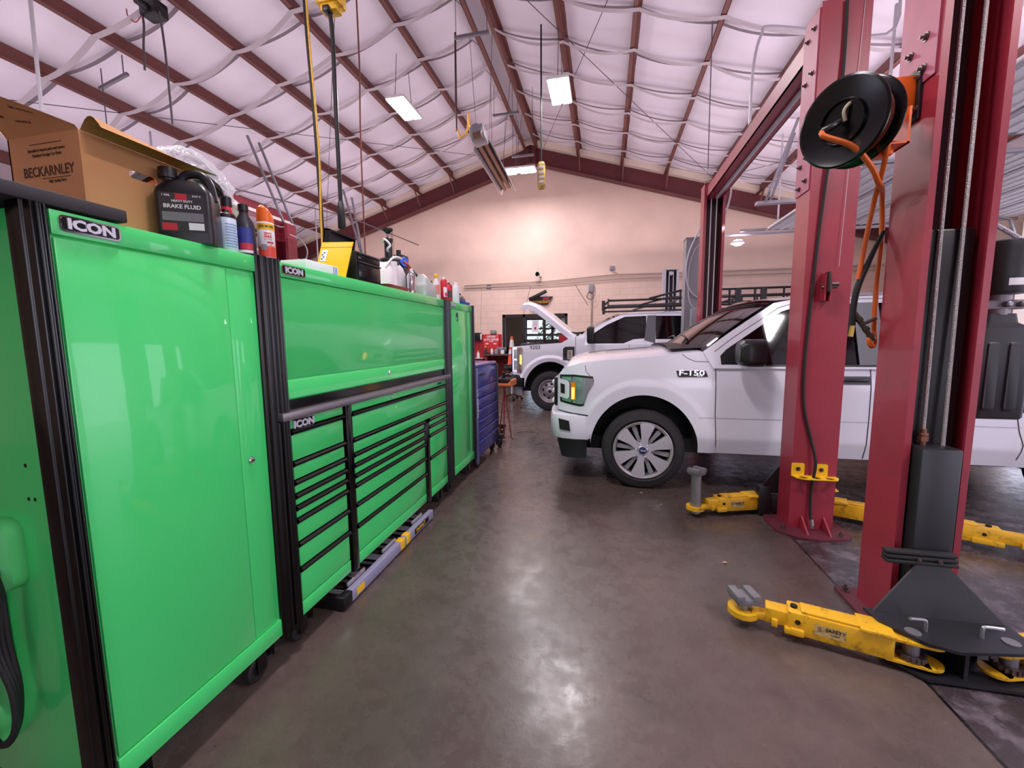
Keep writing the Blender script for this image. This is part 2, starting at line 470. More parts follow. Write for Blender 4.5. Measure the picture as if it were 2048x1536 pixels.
mb = MB(); sash(mb, WX0, WX1, 0, WZ1, YB+.02, .09); mb.box(-2.66, -2.57, YB+.02, YB+.1, 0, WZ1); mb.box(-1.72, -1.64, YB+.02, YB+.1, 0, WZ1)
mb.box(-2.6, WX1, YB+.02, YB+.1, 1.40, 1.50); mb.box(-2.6, WX1, YB+.02, YB+.1, 1.82, 1.87)
obj('window_frame', mb, frm, w1)
mb = MB(); mb.box(WX0+.08, -2.65, YB+.06, YB+.065, .1, WZ1-.08); mb.box(-2.58, -1.71, YB+.06, YB+.065, .1, WZ1-.08); mb.box(-1.65, WX1-.08, YB+.06, YB+.065, .1, WZ1-.08)
gm = bpy.data.materials.new('window glass'); gm.use_nodes = True
nt = gm.node_tree; nt.nodes.clear()
o_ = nt.nodes.new('ShaderNodeOutputMaterial'); tr = nt.nodes.new('ShaderNodeBsdfTransparent'); gl = nt.nodes.new('ShaderNodeBsdfGlossy'); gl.inputs['Roughness'].default_value = .02
ms = nt.nodes.new('ShaderNodeMixShader'); ms.inputs[0].default_value = .08; tr.inputs[0].default_value = (.86, .9, .9, 1)
nt.links.new(tr.outputs[0], ms.inputs[1]); nt.links.new(gl.outputs[0], ms.inputs[2]); nt.links.new(ms.outputs[0], o_.inputs[0])
clear_glass = gm
obj('pane', mb, clear_glass, w1)
w2 = bpy.data.objects.new('window_2', None); C.objects.link(w2); w2['kind'] = 'structure'; w2.location = (-1.4, 17.4, 0)
mb = MB()
for a, b_ in ((-3.3, -2.5), (-2.5, -1.5), (-1.5, -.5), (-.5, .6)): sash(mb, a, b_, 0, 2.35, 17.4, .06)
mb.box(-3.3, .6, 17.4, 17.48, 1.62, 1.72); mb.box(-3.3, .6, 17.4, 17.48, .95, 1.05)
obj('window_frame', mb, frm, w2)
obj('pane', MB().box(-3.25, .55, 17.43, 17.435, .06, 2.3), clear_glass, w2)
# shrub outside
leaf = mat('leaf green', '3E7A3C', .6, var=.4, vscale=5)
mb = MB()
for k in range(900):
    a = random.uniform(0, 2*PI); q = random.random()**.5*1.6; z = random.uniform(.1, 2.6)
    c = Vector((-2.0+q*cos(a)*(1.3-.25*z), 21+q*sin(a), z)); s = random.uniform(.06, .14)
    d = Vector((random.uniform(-1, 1), random.uniform(-1, 1), random.uniform(-1, 1))).normalized(); e = d.orthogonal().normalized()
    mb.face([c-d*s, c+e*s*.5, c+d*s, c-e*s*.5])
t = thing('shrub', 'leafy green shrub outdoors beyond the office windows', 'shrub', (-2, 21, -.16))
obj('foliage', mb, leaf, t, ang=0)
mb = MB(); mb.cyl((-2, 21, -.16), (-2.1, 21, 1.6), .08, .04, 8); obj('trunk', mb, mat('bark', '5A4636', .9), t)
# red painted wainscot left of the window
struct('trim_1', MB().box(-5.6, WX0-.02, YB-.02, YB, 0, 1.68), mat('red wall paint', 'B3202C', .45, var=.06))
# ------------------------------------------------------------------ green cabinet row
FX = -1.474; BX = -2.08; ZT = 1.912
def post(y0, y1, z0, z1, x=FX):
    w = y1-y0; P = [(x-.05, y0)]
    n = 26
    for k in range(n+1):
        t = k/n; P.append((x-.012+.026*(1-abs(2*t-1)**3.2)+.0045*cos(2*PI*4*t), y0+w*t))
    P.append((x-.05, y1))
    return MB().prism(P, lambda u, v: (u, v, z0), lambda u, v: (u, v, z1))
def caster(parent, x, y, top, r=.06):
    c = bpy.data.objects.new('caster', None); C.objects.link(c); c.parent = parent; c.location = Vector((x, y, 0))-parent.location
    mb = MB(); z = r
    mb.lathe([(r*.45, -.02), (r*.8, -.022), (r*.97, -.016), (r, 0), (r*.97, .016), (r*.8, .022), (r*.45, .02)], (x, y, z), (1, 0, 0), 24)
    obj('wheel', mb, rubber, c)
    mb = MB(); mb.lathe([(.012, -.03), (r*.5, -.026), (r*.5, .026), (.012, .03)], (x, y, z), (1, 0, 0), 16)
    mb.box(x-.034, x-.028, y-.02, y+.03, z-.012, top); mb.box(x+.028, x+.034, y-.02, y+.03, z-.012, top); mb.box(x-.04, x+.04, y-.035, y+.05, top-.006, top)
    obj('fork', mb, black_alu, c)
    mb = MB(); pts = [(x+.0+.016*cos(a*.7), y+.085+.016*sin(a*.7), z+.0+(top-z-.01)*a/60) for a in range(61)]
    mb.tube(pts, .004, 5); obj('spring', mb, black_alu, c)
def badge(parent, y0, y1, z0, z1, x=FX):
    cy, cz, w, h = (y0+y1)/2, (z0+z1)/2, y1-y0, z1-z0
    b = obj('badge', MB().prism(rrect(w, h, .012, 3, cy, cz), lambda u, v: (x, u, v), lambda u, v: (x+.005, u, v)), chrome, parent)
    obj('plate', MB().prism(rrect(w-.01, h-.01, .008, 3, cy, cz), lambda u, v: (x+.0045, u, v), lambda u, v: (x+.006, u, v)), black_alu, b)
    obj('lettering', text_mb('ICON', (x+.0065, cy, cz-.001), (0, 1, 0), (0, 0, 1), h*.86, .003, .045, sx=1.2), letter_silver, b)
def lock(parent, y, z, x):
    mb = MB(); mb.lathe([(.013, 0), (.014, .004), (.011, .008), (.004, .009)], (x, y, z), (1, 0, 0), 20); obj('lock', mb, chrome, parent)
    return
def locker(label, y0, y1, p0, p1, door_split, lock_yz, badge_y, group):
    t = thing('tall_locker', label, 'cabinet', ((FX+BX)/2, (y0+y1)/2, 0), group)
    mb = MB(); mb.box(BX, FX-.012, y0+.02, y1-.01, .15, ZT-.004, .004)
    mb.box(FX-.02, FX, p0, p1, 1.845, ZT, .003); mb.box(FX-.02, FX, p0, p1, .16, .24, .003)
    obj('body', mb, green, t)
    d = obj('door', MB().box(FX-.014, FX-.003, p0+.004, door_split-.002, .246, 1.838, .004), green, t)
    mb = MB(); mb.lathe([(.013, 0), (.014, .004), (.011, .008), (.004, .009)], (FX-.003, *lock_yz), (1, 0, 0), 20); obj('lock', mb, chrome, d)
    obj('fixed_panel', MB().box(FX-.014, FX-.006, door_split+.001, p1-.02, .246, 1.838, .003), green, t)
    obj('corner_post', post(y0, p0, .14, ZT+.006), black_alu, t); obj('corner_post', post(p1, y1, .14, ZT+.006), black_alu, t)
    badge(t, *badge_y, 1.857, 1.902)
    for x in (FX-.07, BX+.08):
        for y in (y0+.09, y1-.16): caster(t, x, y, .15)
    return t
GC = 'green shop cabinets in the aisle'
lk = locker('tall green locker nearest the camera, cardboard box on its top', .807, 1.61, .868, 1.546, 1.405, (1.452, 1.041), (.884, 1.035), None)
mb = MB()
for x, z in ((-1.60, 1.10), (-1.625, 1.10), (-1.555, 1.75), (-1.62, 1.20)): mb.cyl((x, .8265, z), (x, .829, z), .006, seg=10)
obj('screw_hole', mb, darkblack, lk)
l3 = locker('tall green locker at the far end of the green row, keys in its lock', 3.765, 4.59, 3.86, 4.52, 4.40, (4.035, 1.788), (3.875, 4.012), None)
kb = MB(); kb.tube([(FX+.006, 4.035, 1.785), (FX+.012, 4.04, 1.76), (FX+.008, 4.05, 1.74), (FX+.004, 4.04, 1.725), (FX+.006, 4.03, 1.745)], .003, 6, 4); kb.box(FX+.004, FX+.012, 4.02, 4.05, 1.765, 1.81, .003)
obj('key', kb, mat('navy key', '1A2048', .4), l3)
# hutch
t = thing('hutch', 'wide green hutch cabinet standing on the steel worktop', 'cabinet', ((FX+BX)/2, 2.69, 1.212))
mb = MB(); mb.box(BX, FX-.02, 1.63, 3.755, 1.212, ZT-.004, .004); mb.box(FX-.03, FX, 1.69, 3.69, 1.845, ZT, .003); obj('body', mb, green, t)
obj('kick_strip', MB().box(FX-.03, FX-.012, 1.69, 3.69, 1.213, 1.262), black_alu, t)
mb = MB(); prof = [(FX-.02, 1.27), (FX-.004, 1.27), (FX-.004, 1.352), (FX-.010, 1.362), (FX-.006, 1.372), (FX-.006, 1.838), (FX-.02, 1.838)]
mb.rings([[(x, y, z) for x, z in prof] for y in (1.694, 3.686)]); d = obj('door', mb, green, t)
mb = MB(); mb.lathe([(.013, 0), (.014, .004), (.011, .008), (.004, .009)], (FX-.004, 2.648, 1.315), (1, 0, 0), 20); obj('lock', mb, chrome, d)
obj('corner_post', post(1.612, 1.69, 1.212, ZT+.006), black_alu, t); obj('corner_post', post(3.69, 3.762, 1.212, ZT+.006), black_alu, t)
badge(t, 1.694, 1.85, 1.857, 1.902)
# worktop
solo('worktop', MB().box(BX, -1.446, 1.615, 3.763, 1.172, 1.2115, .004), steel, 'brushed steel worktop between the green drawers and the hutch', 'worktop')
# roller chest
t = thing('tool_chest', 'wide green rolling tool chest with black drawer pulls', 'tool chest', ((FX+BX)/2, 2.69, 0))
mb = MB(); mb.box(BX, FX-.03, 1.63, 3.755, .15, 1.168); obj('carcass', mb, black_alu, t)
obj('corner_post', post(1.612, 1.685, .13, 1.168), black_alu, t); obj('corner_post', post(3.695, 3.762, .13, 1.168), black_alu, t)
obj('divider', MB().box(FX-.03, FX+.004, 2.122, 2.182, .14, 1.168, .004), black_alu, t)
obj('divider', MB().box(FX-.03, FX+.004, 3.20, 3.286, .14, .842, .004), black_alu, t)
mb = MB(); mb.box(FX-.03, FX-.002, 1.69, 2.10, 1.122, 1.168, .003); mb.box(FX-.03, FX-.002, 2.184, 3.69, 1.122, 1.168, .003); obj('header_panel', mb, green, t)
mb = MB()
for a, b_ in ((1.69, 2.10), (2.184, 3.195), (3.29, 3.69)): mb.box(FX-.03, FX-.002, a, b_, .16, .232, .003)
obj('bottom_rail', mb, green, t)
def drawers(y0, y1, bars, zend):
    for i, zb in enumerate(bars):
        z0 = bars[i+1]+.013 if i+1 < len(bars) else zend
        d = obj('drawer', MB().box(FX-.03, FX-.003, y0+.003, y1-.003, z0+.002, zb-.012, .003), green, t)
        P = [(FX-.012, zb-.014), (FX+.004, zb-.014), (FX+.012, zb-.008), (FX+.013, zb+.002), (FX+.004, zb+.011), (FX-.012, zb+.012)]
        mb = MB(); mb.rings([[(x, y, z) for x, z in P] for y in (y0-.002, y1+.002)]); obj('drawer_pull', mb, black_alu, d)
LB = [1.106, .948, .853, .785, .724, .659, .537, .404]
drawers(1.69, 2.10, LB, .238)
drawers(2.186, 3.69, [1.106, .945], .866)
drawers(2.186, 3.195, [.853, .787, .722, .661, .539, .403], .238)
drawers(3.29, 3.69, [.853, .79, .712, .512], .238)
badge(t, 1.70, 1.845, 1.113, 1.168, FX)
mb = MB(); mb.lathe([(.013, 0), (.014, .004), (.011, .008), (.004, .009)], (FX-.002, 2.668, 1.146), (1, 0, 0), 20); obj('lock', mb, chrome, t)
obj('model_plate', MB().box(FX-.002, FX+.001, 3.50, 3.58, 1.138, 1.154), black_pl, t)
for x in (FX-.07, BX+.08):
    for y in (1.72, 3.60): caster(t, x, y, .15)

# black mat slab on the near locker
solo('mat_slab', MB().box(-2.05, FX+.004, .70, 1.061, ZT+.008, ZT+.047, .006), mat('black foam', '2B282C', .75, var=.1), 'thick black foam slab lying in front of the cardboard box', 'mat')
ZS = ZT+.062
# cardboard box
card = mat('cardboard', 'D2925F', .75, var=.06, vscale=9, bump=.06, bscale=80); cardin = mat('cardboard inside', 'B07A44', .8, var=.05); ink = mat('printing ink', '4A2A1C', .7)
t = thing('cardboard_box', 'open brown cardboard box with printed side and hand hole', 'box', (-1.80, 1.25, ZT))
bx0, bx1, by0, by1, bz0, bz1 = -1.955, -1.64, 1.065, 1.44, ZT+.001, 2.222
mb = MB(); th = .006
mb.box(bx0, bx1, by0, by1, bz0, bz0+th); mb.box(bx0, bx0+th, by0, by1, bz0, bz1); mb.box(bx0, bx1, by0, by0+th, bz0, bz1); mb.box(bx0, bx1, by1-th, by1, bz0, bz1)
hole = [(1.25+a, 2.14+b_) for a, b_ in rrect(.095, .028, .0139, 5)]
mb.prism([(by0+th+.0003, bz0), (by1-th-.0003, bz0), (by1-th-.0003, bz1), (by0+th+.0003, bz1)], lambda u, v: (bx1-th, u, v), lambda u, v: (bx1-.0003, u, v), [hole])
obj('carton', mb, card, t)
def flap_right(u, v):  # hinged on the aisle side, curling outwards
    o = .115*v; return (bx1+o*.95, by0+.005+(by1-by0-.01)*u+.03*v*(u-.2), bz1+.035*sin(PI*min(v*1.1, 1))*(1.15-u)-.012*v)
mb = MB(); mb.grid(flap_right, 10, 8); obj('flap', mb, cardin, t)
mb = MB(); mb.grid(lambda u, v: (bx0+(bx1-bx0)*u, by0-.10*v*(1-.92*u**1.2), bz1+(.15*v-.03*v*v)*(1-.92*u**1.2)), 8, 6); obj('flap', mb, card, t)
mb = MB(); mb.grid(lambda u, v: (bx0-.10*v, by0+(by1-by0)*u, bz1+.10*v), 6, 4); obj('flap', mb, card, t)
obj('lettering', text_mb([('BECKARNLEY', 0, 0, 1), ('____________', .03, -.012, .55), ('High Quality Parts', .035, -.032, .28), ('Genuine Foreign Car Parts', 0, .052, .32), ('Specialist in import parts and service', 0, .068, .3), ('-----------------------------------', 0, .088, .34)], (-1.785, by0-.001, 2.108), (1, 0, 0), (0, 0, 1), .044, .0004, .012, sx=.84), ink, t)
def on_flap(x, y, z):
    v = .55+y*5; u = (-1.85+x-bx0)/(bx1-bx0); k = 1-.92*max(u, 0)**1.2; return (-1.85+x, by0-.10*v*k-.0015, bz1+(.15*v-.03*v*v)*k)
obj('lettering', text_mb([('|| ||', -.06, .03, 1), ('IIII HHHH', .05, .03, .6), ('MADE IN', -.07, -.03, .5), ('HANDLE', .02, -.045, .5)], (0, 0, 0), (1, 0, 0), (0, 0, 1), .03, .0003, .03, f=on_flap), ink, t)
# poly bag with dark car part
bagm = bpy.data.materials.new('clear plastic bag'); bagm.use_nodes = True
nt = bagm.node_tree; nt.nodes.clear(); o_ = nt.nodes.new('ShaderNodeOutputMaterial')
tr = nt.nodes.new('ShaderNodeBsdfTransparent'); gl = nt.nodes.new('ShaderNodeBsdfGlossy'); gl.inputs['Roughness'].default_value = .12; df = nt.nodes.new('ShaderNodeBsdfDiffuse')
df.inputs[0].default_value = (.9, .88, .95, 1)
m1 = nt.nodes.new('ShaderNodeMixShader'); m1.inputs[0].default_value = .4; nt.links.new(df.outputs[0], m1.inputs[1]); nt.links.new(gl.outputs[0], m1.inputs[2])
m2 = nt.nodes.new('ShaderNodeMixShader'); m2.inputs[0].default_value = .52; nt.links.new(tr.outputs[0], m2.inputs[1]); nt.links.new(m1.outputs[0], m2.inputs[2])
nz = nt.nodes.new('ShaderNodeTexNoise'); nz.inputs['Scale'].default_value = 30; bpn = nt.nodes.new('ShaderNodeBump'); bpn.inputs['Strength'].default_value = .8; bpn.inputs['Distance'].default_value = .02
tcn = nt.nodes.new('ShaderNodeTexCoord'); nt.links.new(tcn.outputs['Object'], nz.inputs['Vector']); nt.links.new(nz.outputs['Fac'], bpn.inputs['Height']); nt.links.new(bpn.outputs['Normal'], gl.inputs['Normal'])
nt.links.new(m2.outputs[0], o_.inputs[0])
t = thing('bagged_part', 'black car part in a clear plastic bag sticking out of the box', 'car part', (-1.70, 1.33, ZS+.01))
mb = MB(); mb.tube([(-1.80, 1.25, ZS+.02), (-1.78, 1.33, 2.17), (-1.74, 1.44, 2.245), (-1.72, 1.54, 2.255), (-1.70, 1.62, 2.21), (-1.70, 1.64, 2.16)], [.02, .022, .026, .028, .024, .016], 8, 5)
obj('part', mb, black_pl, t)
def bag(u, v):
    a = 2*PI*v; w = .07*(1+.18*sin(5*a+u*9)+.1*sin(11*a+u*23)); L = u
    c = Vector((-1.80+.09*L, 1.33+.36*L, 2.19+.11*sin(PI*min(L*1.1, 1))-.02*L)); k = (.55+.75*L) if L < .85 else .55+.75*L-(L-.85)*2.5
    return c+Vector((cos(a)*w*.6, -.012*sin(3*a), sin(a)*w*1.15))*k+Vector((0, .01*sin(7*a), 0))
mb = MB(); mb.grid(bag, 18, 36); obj('bag', mb, bagm, t, ang=60)

# ---- bottles and cans on the near locker
lid = mat('black cap', '121216', .35)
def label_patch(c, r, z0, z1, a0, a1, n=14):
    mb = MB(); mb.grid(lambda u, v: (c[0]+r*cos(a0+(a1-a0)*u), c[1]+r*sin(a0+(a1-a0)*u), z0+(z1-z0)*v), n, 1); return mb
def cyl_map(c, r, a0, z):
    return lambda x, y, zz: (c[0]+(r+.0006)*cos(a0+x/r), c[1]+(r+.0006)*sin(a0+x/r), z+y)
ZL = ZT
# brake fluid jug
JM = Matrix.Translation((-1.548, 1.335, ZL)) @ Matrix.Rotation(math.radians(-58), 4, 'Z') @ Matrix.Scale(1.26, 4)
t = thing('fluid_jug', 'black handled jug of brake fluid beside the cardboard box', 'jug', (-1.548, 1.335, ZL))
w, d = .068, .050
mb = MB()
sec = [(0, 1), (.012, 1.03), (.135, 1.03), (.148, 1.0), (.172, .78), (.18, .62)]
mb.rings([[(a, b_, z) for a, b_ in rrect(d*2*k, w*2*k, .014, 4)] for z, k in sec])
mb.cyl((0, -.045, .145), (0, -.045, .198), .019, .018)
mb.tube([(0, -.02, .178), (0, .0, .205), (0, .038, .207), (0, .056, .18), (0, .061, .135)], [.011, .012, .013, .014, .016], 10, 4)
obj('bottle', mb.xf(JM), mat('black jug plastic', '121116', .35), t)
mb = MB(); mb.lathe([(.024, .0), (.025, .004), (.024, .028), (.018, .03)], (0, -.045, .19), (0, 0, 1), 24); obj('cap', mb.xf(JM), lid, t)
lx = d*1.03+.0008
lb = obj('label', MB().box(lx-.0005, lx, -.056, .056, .03, .138).xf(JM), mat('black label', '2A2628', .5), t)
obj('lettering', text_mb([('BRAKE FLUID', 0, .012, 1), ('HEAVY DUTY', 0, .027, .55), ('1 GAL', -.038, .042, .5), ('DOT 3', .036, .043, .45)], (lx+.0004, 0, .088), (0, 1, 0), (0, 0, 1), .0155, .0003, .02).xf(JM), white_pl, lb)
obj('red_panel', MB().box(lx, lx+.0006, -.052, -.016, .033, .053).xf(JM), red_pl, lb)
obj('barcode_panel', MB().box(lx, lx+.0006, .012, .05, .036, .056).xf(JM), paper, lb)
obj('grey_panel', MB().box(lx, lx+.0005, -.05, .05, .060, .084).xf(JM), mat('label grey', '77727A', .5), lb)
obj('red_panel', MB().box(lx, lx+.0006, -.016, .012, .118, .136).xf(JM), red_pl, lb)
# red bottle behind
def bottle(name, label, cat, c, prof, m, capprof, capm, capname='cap', group=None):
    t = thing(name, label, cat, c, group)
    mb = MB(); mb.lathe(prof, c, seg=28); obj('bottle', mb, m, t)
    if capprof: mb = MB(); mb.lathe(capprof, c, seg=24); obj(capname, mb, capm, t)
    return t
bottle('squeeze_bottle', 'slim red bottle with black cap behind the black jug', 'bottle', (-1.60, 1.55, ZL), [(.03, 0), (.032, .01), (.032, .16), (.022, .2), (.02, .21)], red_pl, [(.021, .21), (.022, .215), (.021, .25), (.012, .254)], lid)
c = (-1.53, 1.475, ZL)
t = bottle('aerosol_can', 'white and blue aerosol can with black cap right of the jug', 'spray can', c, [(.034, 0), (.036, .003), (.036, .133), (.032, .143), (.024, .145)], mat('pale blue can', 'CFDCEE', .3), [(.035, .133), (.035, .150), (.03, .156), (.014, .157), (.013, .172), (.004, .173)], lid)
mb = MB()
for k in range(9): mb.add(label_patch(c, .0364, ZL+.02+.011*k, ZL+.024+.011*k, -.9, .25+.3*(k % 3)))
obj('label', mb, mat('label blue', '6C96D0', .4), t)
c = (-1.54, 1.575, ZL)
t = bottle('oil_bottle', 'black oil bottle with dark blue label', 'bottle', c, [(.038, 0), (.040, .008), (.040, .12), (.035, .15), (.018, .18), (.016, .195)], mat('charcoal plastic', '23242E', .35), [(.018, .193), (.02, .195), (.02, .222), (.008, .225)], lid)
l_ = obj('label', label_patch(c, .0405, ZL+.015, ZL+.12, -1.7, -.1), mat('navy label', '1E2A86', .4), t)
obj('red_stripe', label_patch(c, .0408, ZL+.028, ZL+.055, -1.3, -.1), red_pl, l_); obj('white_stripe', label_patch(c, .0408, ZL+.015, ZL+.026, -1.7, -.1), white_pl, l_)
c = (-1.66, 1.66, ZL)
bottle('white_bottle', 'plain white bottle half hidden behind the orange spray can', 'bottle', c, [(.034, 0), (.036, .01), (.036, .12), (.02, .145)], white_pl, [(.018, .143), (.018, .16), (.01, .162)], white_pl)
c = (-1.503, 1.652, ZL+.0065); SK = 1.2
t = bottle('insect_spray', 'insect repellent spray can with orange slanted cap on the black post', 'spray can', c, [(.0325, 0), (.0345, .003), (.0345, .155), (.031, .161)], white_pl, None, orange)
mb = MB(); R = .0345
mb.rings([[(c[0]+R*k*cos(2*PI*i/24), c[1]+R*k*sin(2*PI*i/24), c[2]+(z if z < .2 else z+.55*R*sin(-2*PI*i/24)*1.0)) for i in range(24)] for z, k in ((.157, 1), (.18, .98), (.2001, .9), (.212, .6))])
obj('spray_cap', mb, orange, t)
l_ = obj('label', label_patch(c, .0348, c[2]+.004, c[2]+.05, -2.2, 1.5, 24), mat('label red', 'E0402C', .4), t)
obj('yellow_band', label_patch(c, .0349, c[2]+.122, c[2]+.15, -2.2, 1.5, 24), yellow, l_)
obj('lettering', text_mb([('25% MORE', 0, .055, .8)], (0, 0, 0), (0, 1, 0), (0, 0, 1), .017, .0002, .03, f=cyl_map(c, .0350, -.75, c[2]+.081)), lid, l_)
obj('emblem', label_patch(c, .0349, c[2]+.088, c[2]+.110, -1.05, -.15), mat('label red', 'E0402C', .4), l_)
obj('lettering', text_mb([('OFF!', 0, 0, 1)], (0, 0, 0), (0, 1, 0), (0, 0, 1), .017, .0002, .03, f=cyl_map(c, .0350, -.62, c[2]+.0985)), white_pl, l_)
obj('lettering', text_mb([('ACTIVE', 0, 0, .55)], (0, 0, 0), (0, 1, 0), (0, 0, 1), .017, .0002, .02, f=cyl_map(c, .0350, -.62, c[2]+.080)), red_pl, l_)
obj('band', label_patch(c, .0349, c[2]+.063, c[2]+.071, -.75, .05), red_pl, l_)
obj('seal', label_patch(c, .0350, c[2]+.034, c[2]+.058, -1.5, -.8), grey_paint, l_)
mb = MB()
for a, z in ((-.7, .052), (-.45, .058), (-.2, .053), (.05, .057)): mb.add(label_patch(c, .0349, c[2]+.045, c[2]+z, a, a+.2))
obj('flame', mb, orange, l_)

# ---- on the hutch
film = mat('grey film', '4A5450', .35)
t_ = MB(); t_.grid(lambda u, v: (-1.95+.24*u, 1.70+.42*v, ZT+.004+.02*abs(sin(v*11+u*4))*(1-v*.3)+.03*(1-u)*(1-abs(2*v-1))), 16, 20)
solo('plastic_sheet', t_, film, 'crumpled dark plastic sheet beside the flat white carton', 'sheet', ang=60)
t = thing('carton', 'flat white carton lying in front of the yellow envelope', 'box', (-1.56, 2.06, ZT))
obj('carton', MB().box(-1.68, -1.525, 1.93, 2.20, ZT, ZT+.058, .003), paper, t)
mb = MB()
for k in range(3): mb.box(-1.525+.0002, -1.5242, 2.155+.014*k, 2.160+.014*k, ZT+.004, ZT+.054)
obj('blue_stripe', mb, mat('carton blue', '4A55B0', .5), t)
# yellow envelope leaning on tool box
t = thing('padded_envelope', 'bright yellow padded envelope leaning against the small black tool box', 'envelope', (-1.63, 2.32, ZT))
def env(k):
    def f(u, v):
        return (-1.765+.225*u+.028*v, 2.295+.065*v-k*(.004+.008*sin(PI*u)*sin(PI*v))-.01*u, ZT+.004+.24*v-.012*u)
    return f
mb = MB(); mb.grid(env(1), 10, 10); mb.grid(env(-.2), 10, 10); obj('envelope', mb, mat('envelope yellow', 'FFC400', .45, bump=.1, bscale=25), t)
obj('address_label', MB().grid(lambda u, v: tuple(Vector(env(1)(.08+.2*u, .5+.3*v))+Vector((0, -.0015, 0))), 3, 3), paper, t)
mb = MB()
for k in range(4): mb.grid(lambda u, v, k=k: tuple(Vector(env(1)(.11+.05*u+.05*(k % 2), .54+.055*k+.03*v))+Vector((0, -.0025, 0))), 2, 1)
obj('lettering', mb, lid, t)
mb = MB(); mb.grid(lambda u, v: tuple(Vector(env(1)(u, .86+.012*v))+Vector((0, -.0012, 0))), 8, 1); obj('seam', mb, mat('envelope seam', 'C99500', .5), t)
# small black tool box with lid open
t = thing('mini_tool_box', 'small black two drawer tool box with its lid open', 'tool box', (-1.65, 2.53, ZT))
mb = MB(); mb.box(-1.76, -1.525, 2.39, 2.67, ZT+.001, ZT+.19, .004); obj('body', mb, black_pl, t)
d = obj('drawer', MB().box(-1.53, -1.517, 2.40, 2.66, ZT+.138, ZT+.182, .004), black_alu, t); obj('drawer_pull', MB().box(-1.517, -1.508, 2.40, 2.66, ZT+.172, ZT+.18, .002), mat('dark grey pull', '2C2C30', .35), d)
d = obj('drawer', MB().box(-1.53, -1.517, 2.40, 2.66, ZT+.012, ZT+.13, .004), black_alu, t); obj('drawer_pull', MB().box(-1.517, -1.508, 2.40, 2.66, ZT+.12, ZT+.129, .002), mat('dark grey pull', '2C2C30', .35), d)
mb = MB(); M = Matrix.Translation((-1.755, 0, ZT+.19)) @ Matrix.Rotation(math.radians(-80), 4, 'Y')
mb.box(0, .15, 2.39, 2.67, 0, .015, .004); mb.box(0, .15, 2.39, 2.40, -.03, .01); mb.box(0, .15, 2.66, 2.67, -.03, .01); mb.box(.14, .15, 2.39, 2.67, -.03, .015); mb.xf(M); obj('lid', mb, black_pl, t)
obj('lettering', text_mb('U.S. GENERAL', (-1.56, 2.48, ZT+.1902), (0, 1, 0), (-1, 0, 0), .026, .0004, .03), white_pl, t)
obj('sticker', MB().box(-1.58, -1.535, 2.58, 2.66, ZT+.1895, ZT+.193), mat('pink sticker', 'E8309A', .5), t)
# red tray
t_ = MB(); t_.rings([[(-1.53+a, 2.88+b_, ZT+z) for a, b_ in rrect(.09*k, .34*k, .03, 4)] for z, k in ((0, .86), (.02, 1.0), (.026, 1.03), (.022, .98), (.006, .84))], True, True, True)
solo('parts_tray', t_, mat('dark red tray', 'A01822', .35), 'shallow red tray in front of the white pump tank', 'tray')
# fluid extractor
c = (-1.69, 3.10, ZT)
t = thing('fluid_extractor', 'white fluid extractor tank with black hand pump and coiled hose', 'pump', c)
mb = MB(); mb.rings([[(c[0]+a, c[1]+b_, ZT+z) for a, b_ in rrect(.18*k, .27*k2, .05*k, 4)] for z, k, k2 in ((0, .92, .92), (.015, 1, 1), (.165, 1, 1), (.21, .9, .8), (.245, .6, .5))])
mb.cyl((c[0]+.07, c[1]-.07, ZT+.02), (c[0]+.07, c[1]-.07, ZT+.235), .035); obj('tank', mb, mat('milky plastic', 'E8DDE4', .35), t)
mb = MB(); mb.lathe([(.075, .215), (.078, .225), (.078, .262), (.06, .275), (.03, .28), (.03, .40), (.037, .405), (.037, .428), (.028, .432)], c); obj('pump_barrel', mb, black_pl, t)
mb = MB(); mb.cyl((c[0], c[1], ZT+.43), (c[0], c[1], ZT+.475), .008); obj('pump_rod', mb, chrome, t)
mb = MB(); mb.lathe([(.012, .465), (.02, .475), (.04, .492), (.04, .505), (.02, .51)], c); obj('pump_handle', mb, black_pl, t)
mb = MB(); mb.tube([(c[0]+.04, c[1]-.13, ZT+.19), (c[0]+.08, c[1]-.07, ZT+.27), (c[0]+.07, c[1]+.08, ZT+.285), (c[0]-.02, c[1]+.07, ZT+.31), (c[0]+.03, c[1]-.07, ZT+.33), (c[0]+.06, c[1]-.08, ZT+.36), (c[0]+.02, c[1]-.09, ZT+.405), (c[0]-.03, c[1]-.03, ZT+.40)], .008, 8, 5); obj('hose', mb, white_pl, t)
mb = MB(); mb.tube([(c[0]+.09, c[1]+.07, ZT+.26), (c[0]+.12, c[1]+.10, ZT+.23), (c[0]+.12, c[1]+.12, ZT+.19)], .012, 8, 4); obj('trigger', mb, mat('rust red plastic', 'A03A2A', .5), t)
# vacuum pump: black body with blue dial
c = (-1.74, 3.345, ZT)
t = thing('vacuum_pump', 'black pump with a bright blue round knob behind the silver can', 'pump', c)
mb = MB(); mb.box(c[0]-.08, c[0]+.06, c[1]-.07, c[1]+.10, ZT, ZT+.25, .015); mb.box(c[0]-.04, c[0]+.05, c[1]-.02, c[1]+.12, ZT+.24, ZT+.36, .02); mb.cyl((c[0]+.02, c[1]-.02, ZT+.24), (c[0]+.02, c[1]-.02, ZT+.385), .02); obj('housing', mb, black_pl, t)
mb = MB(); mb.lathe([(.04, 0), (.042, .006), (.038, .016), (.008, .018)], (c[0]+.055, c[1]-.0, ZT+.29), (1, -.5, 0), 20); obj('knob', mb, mat('bright blue', '2A5CD8', .35), t)
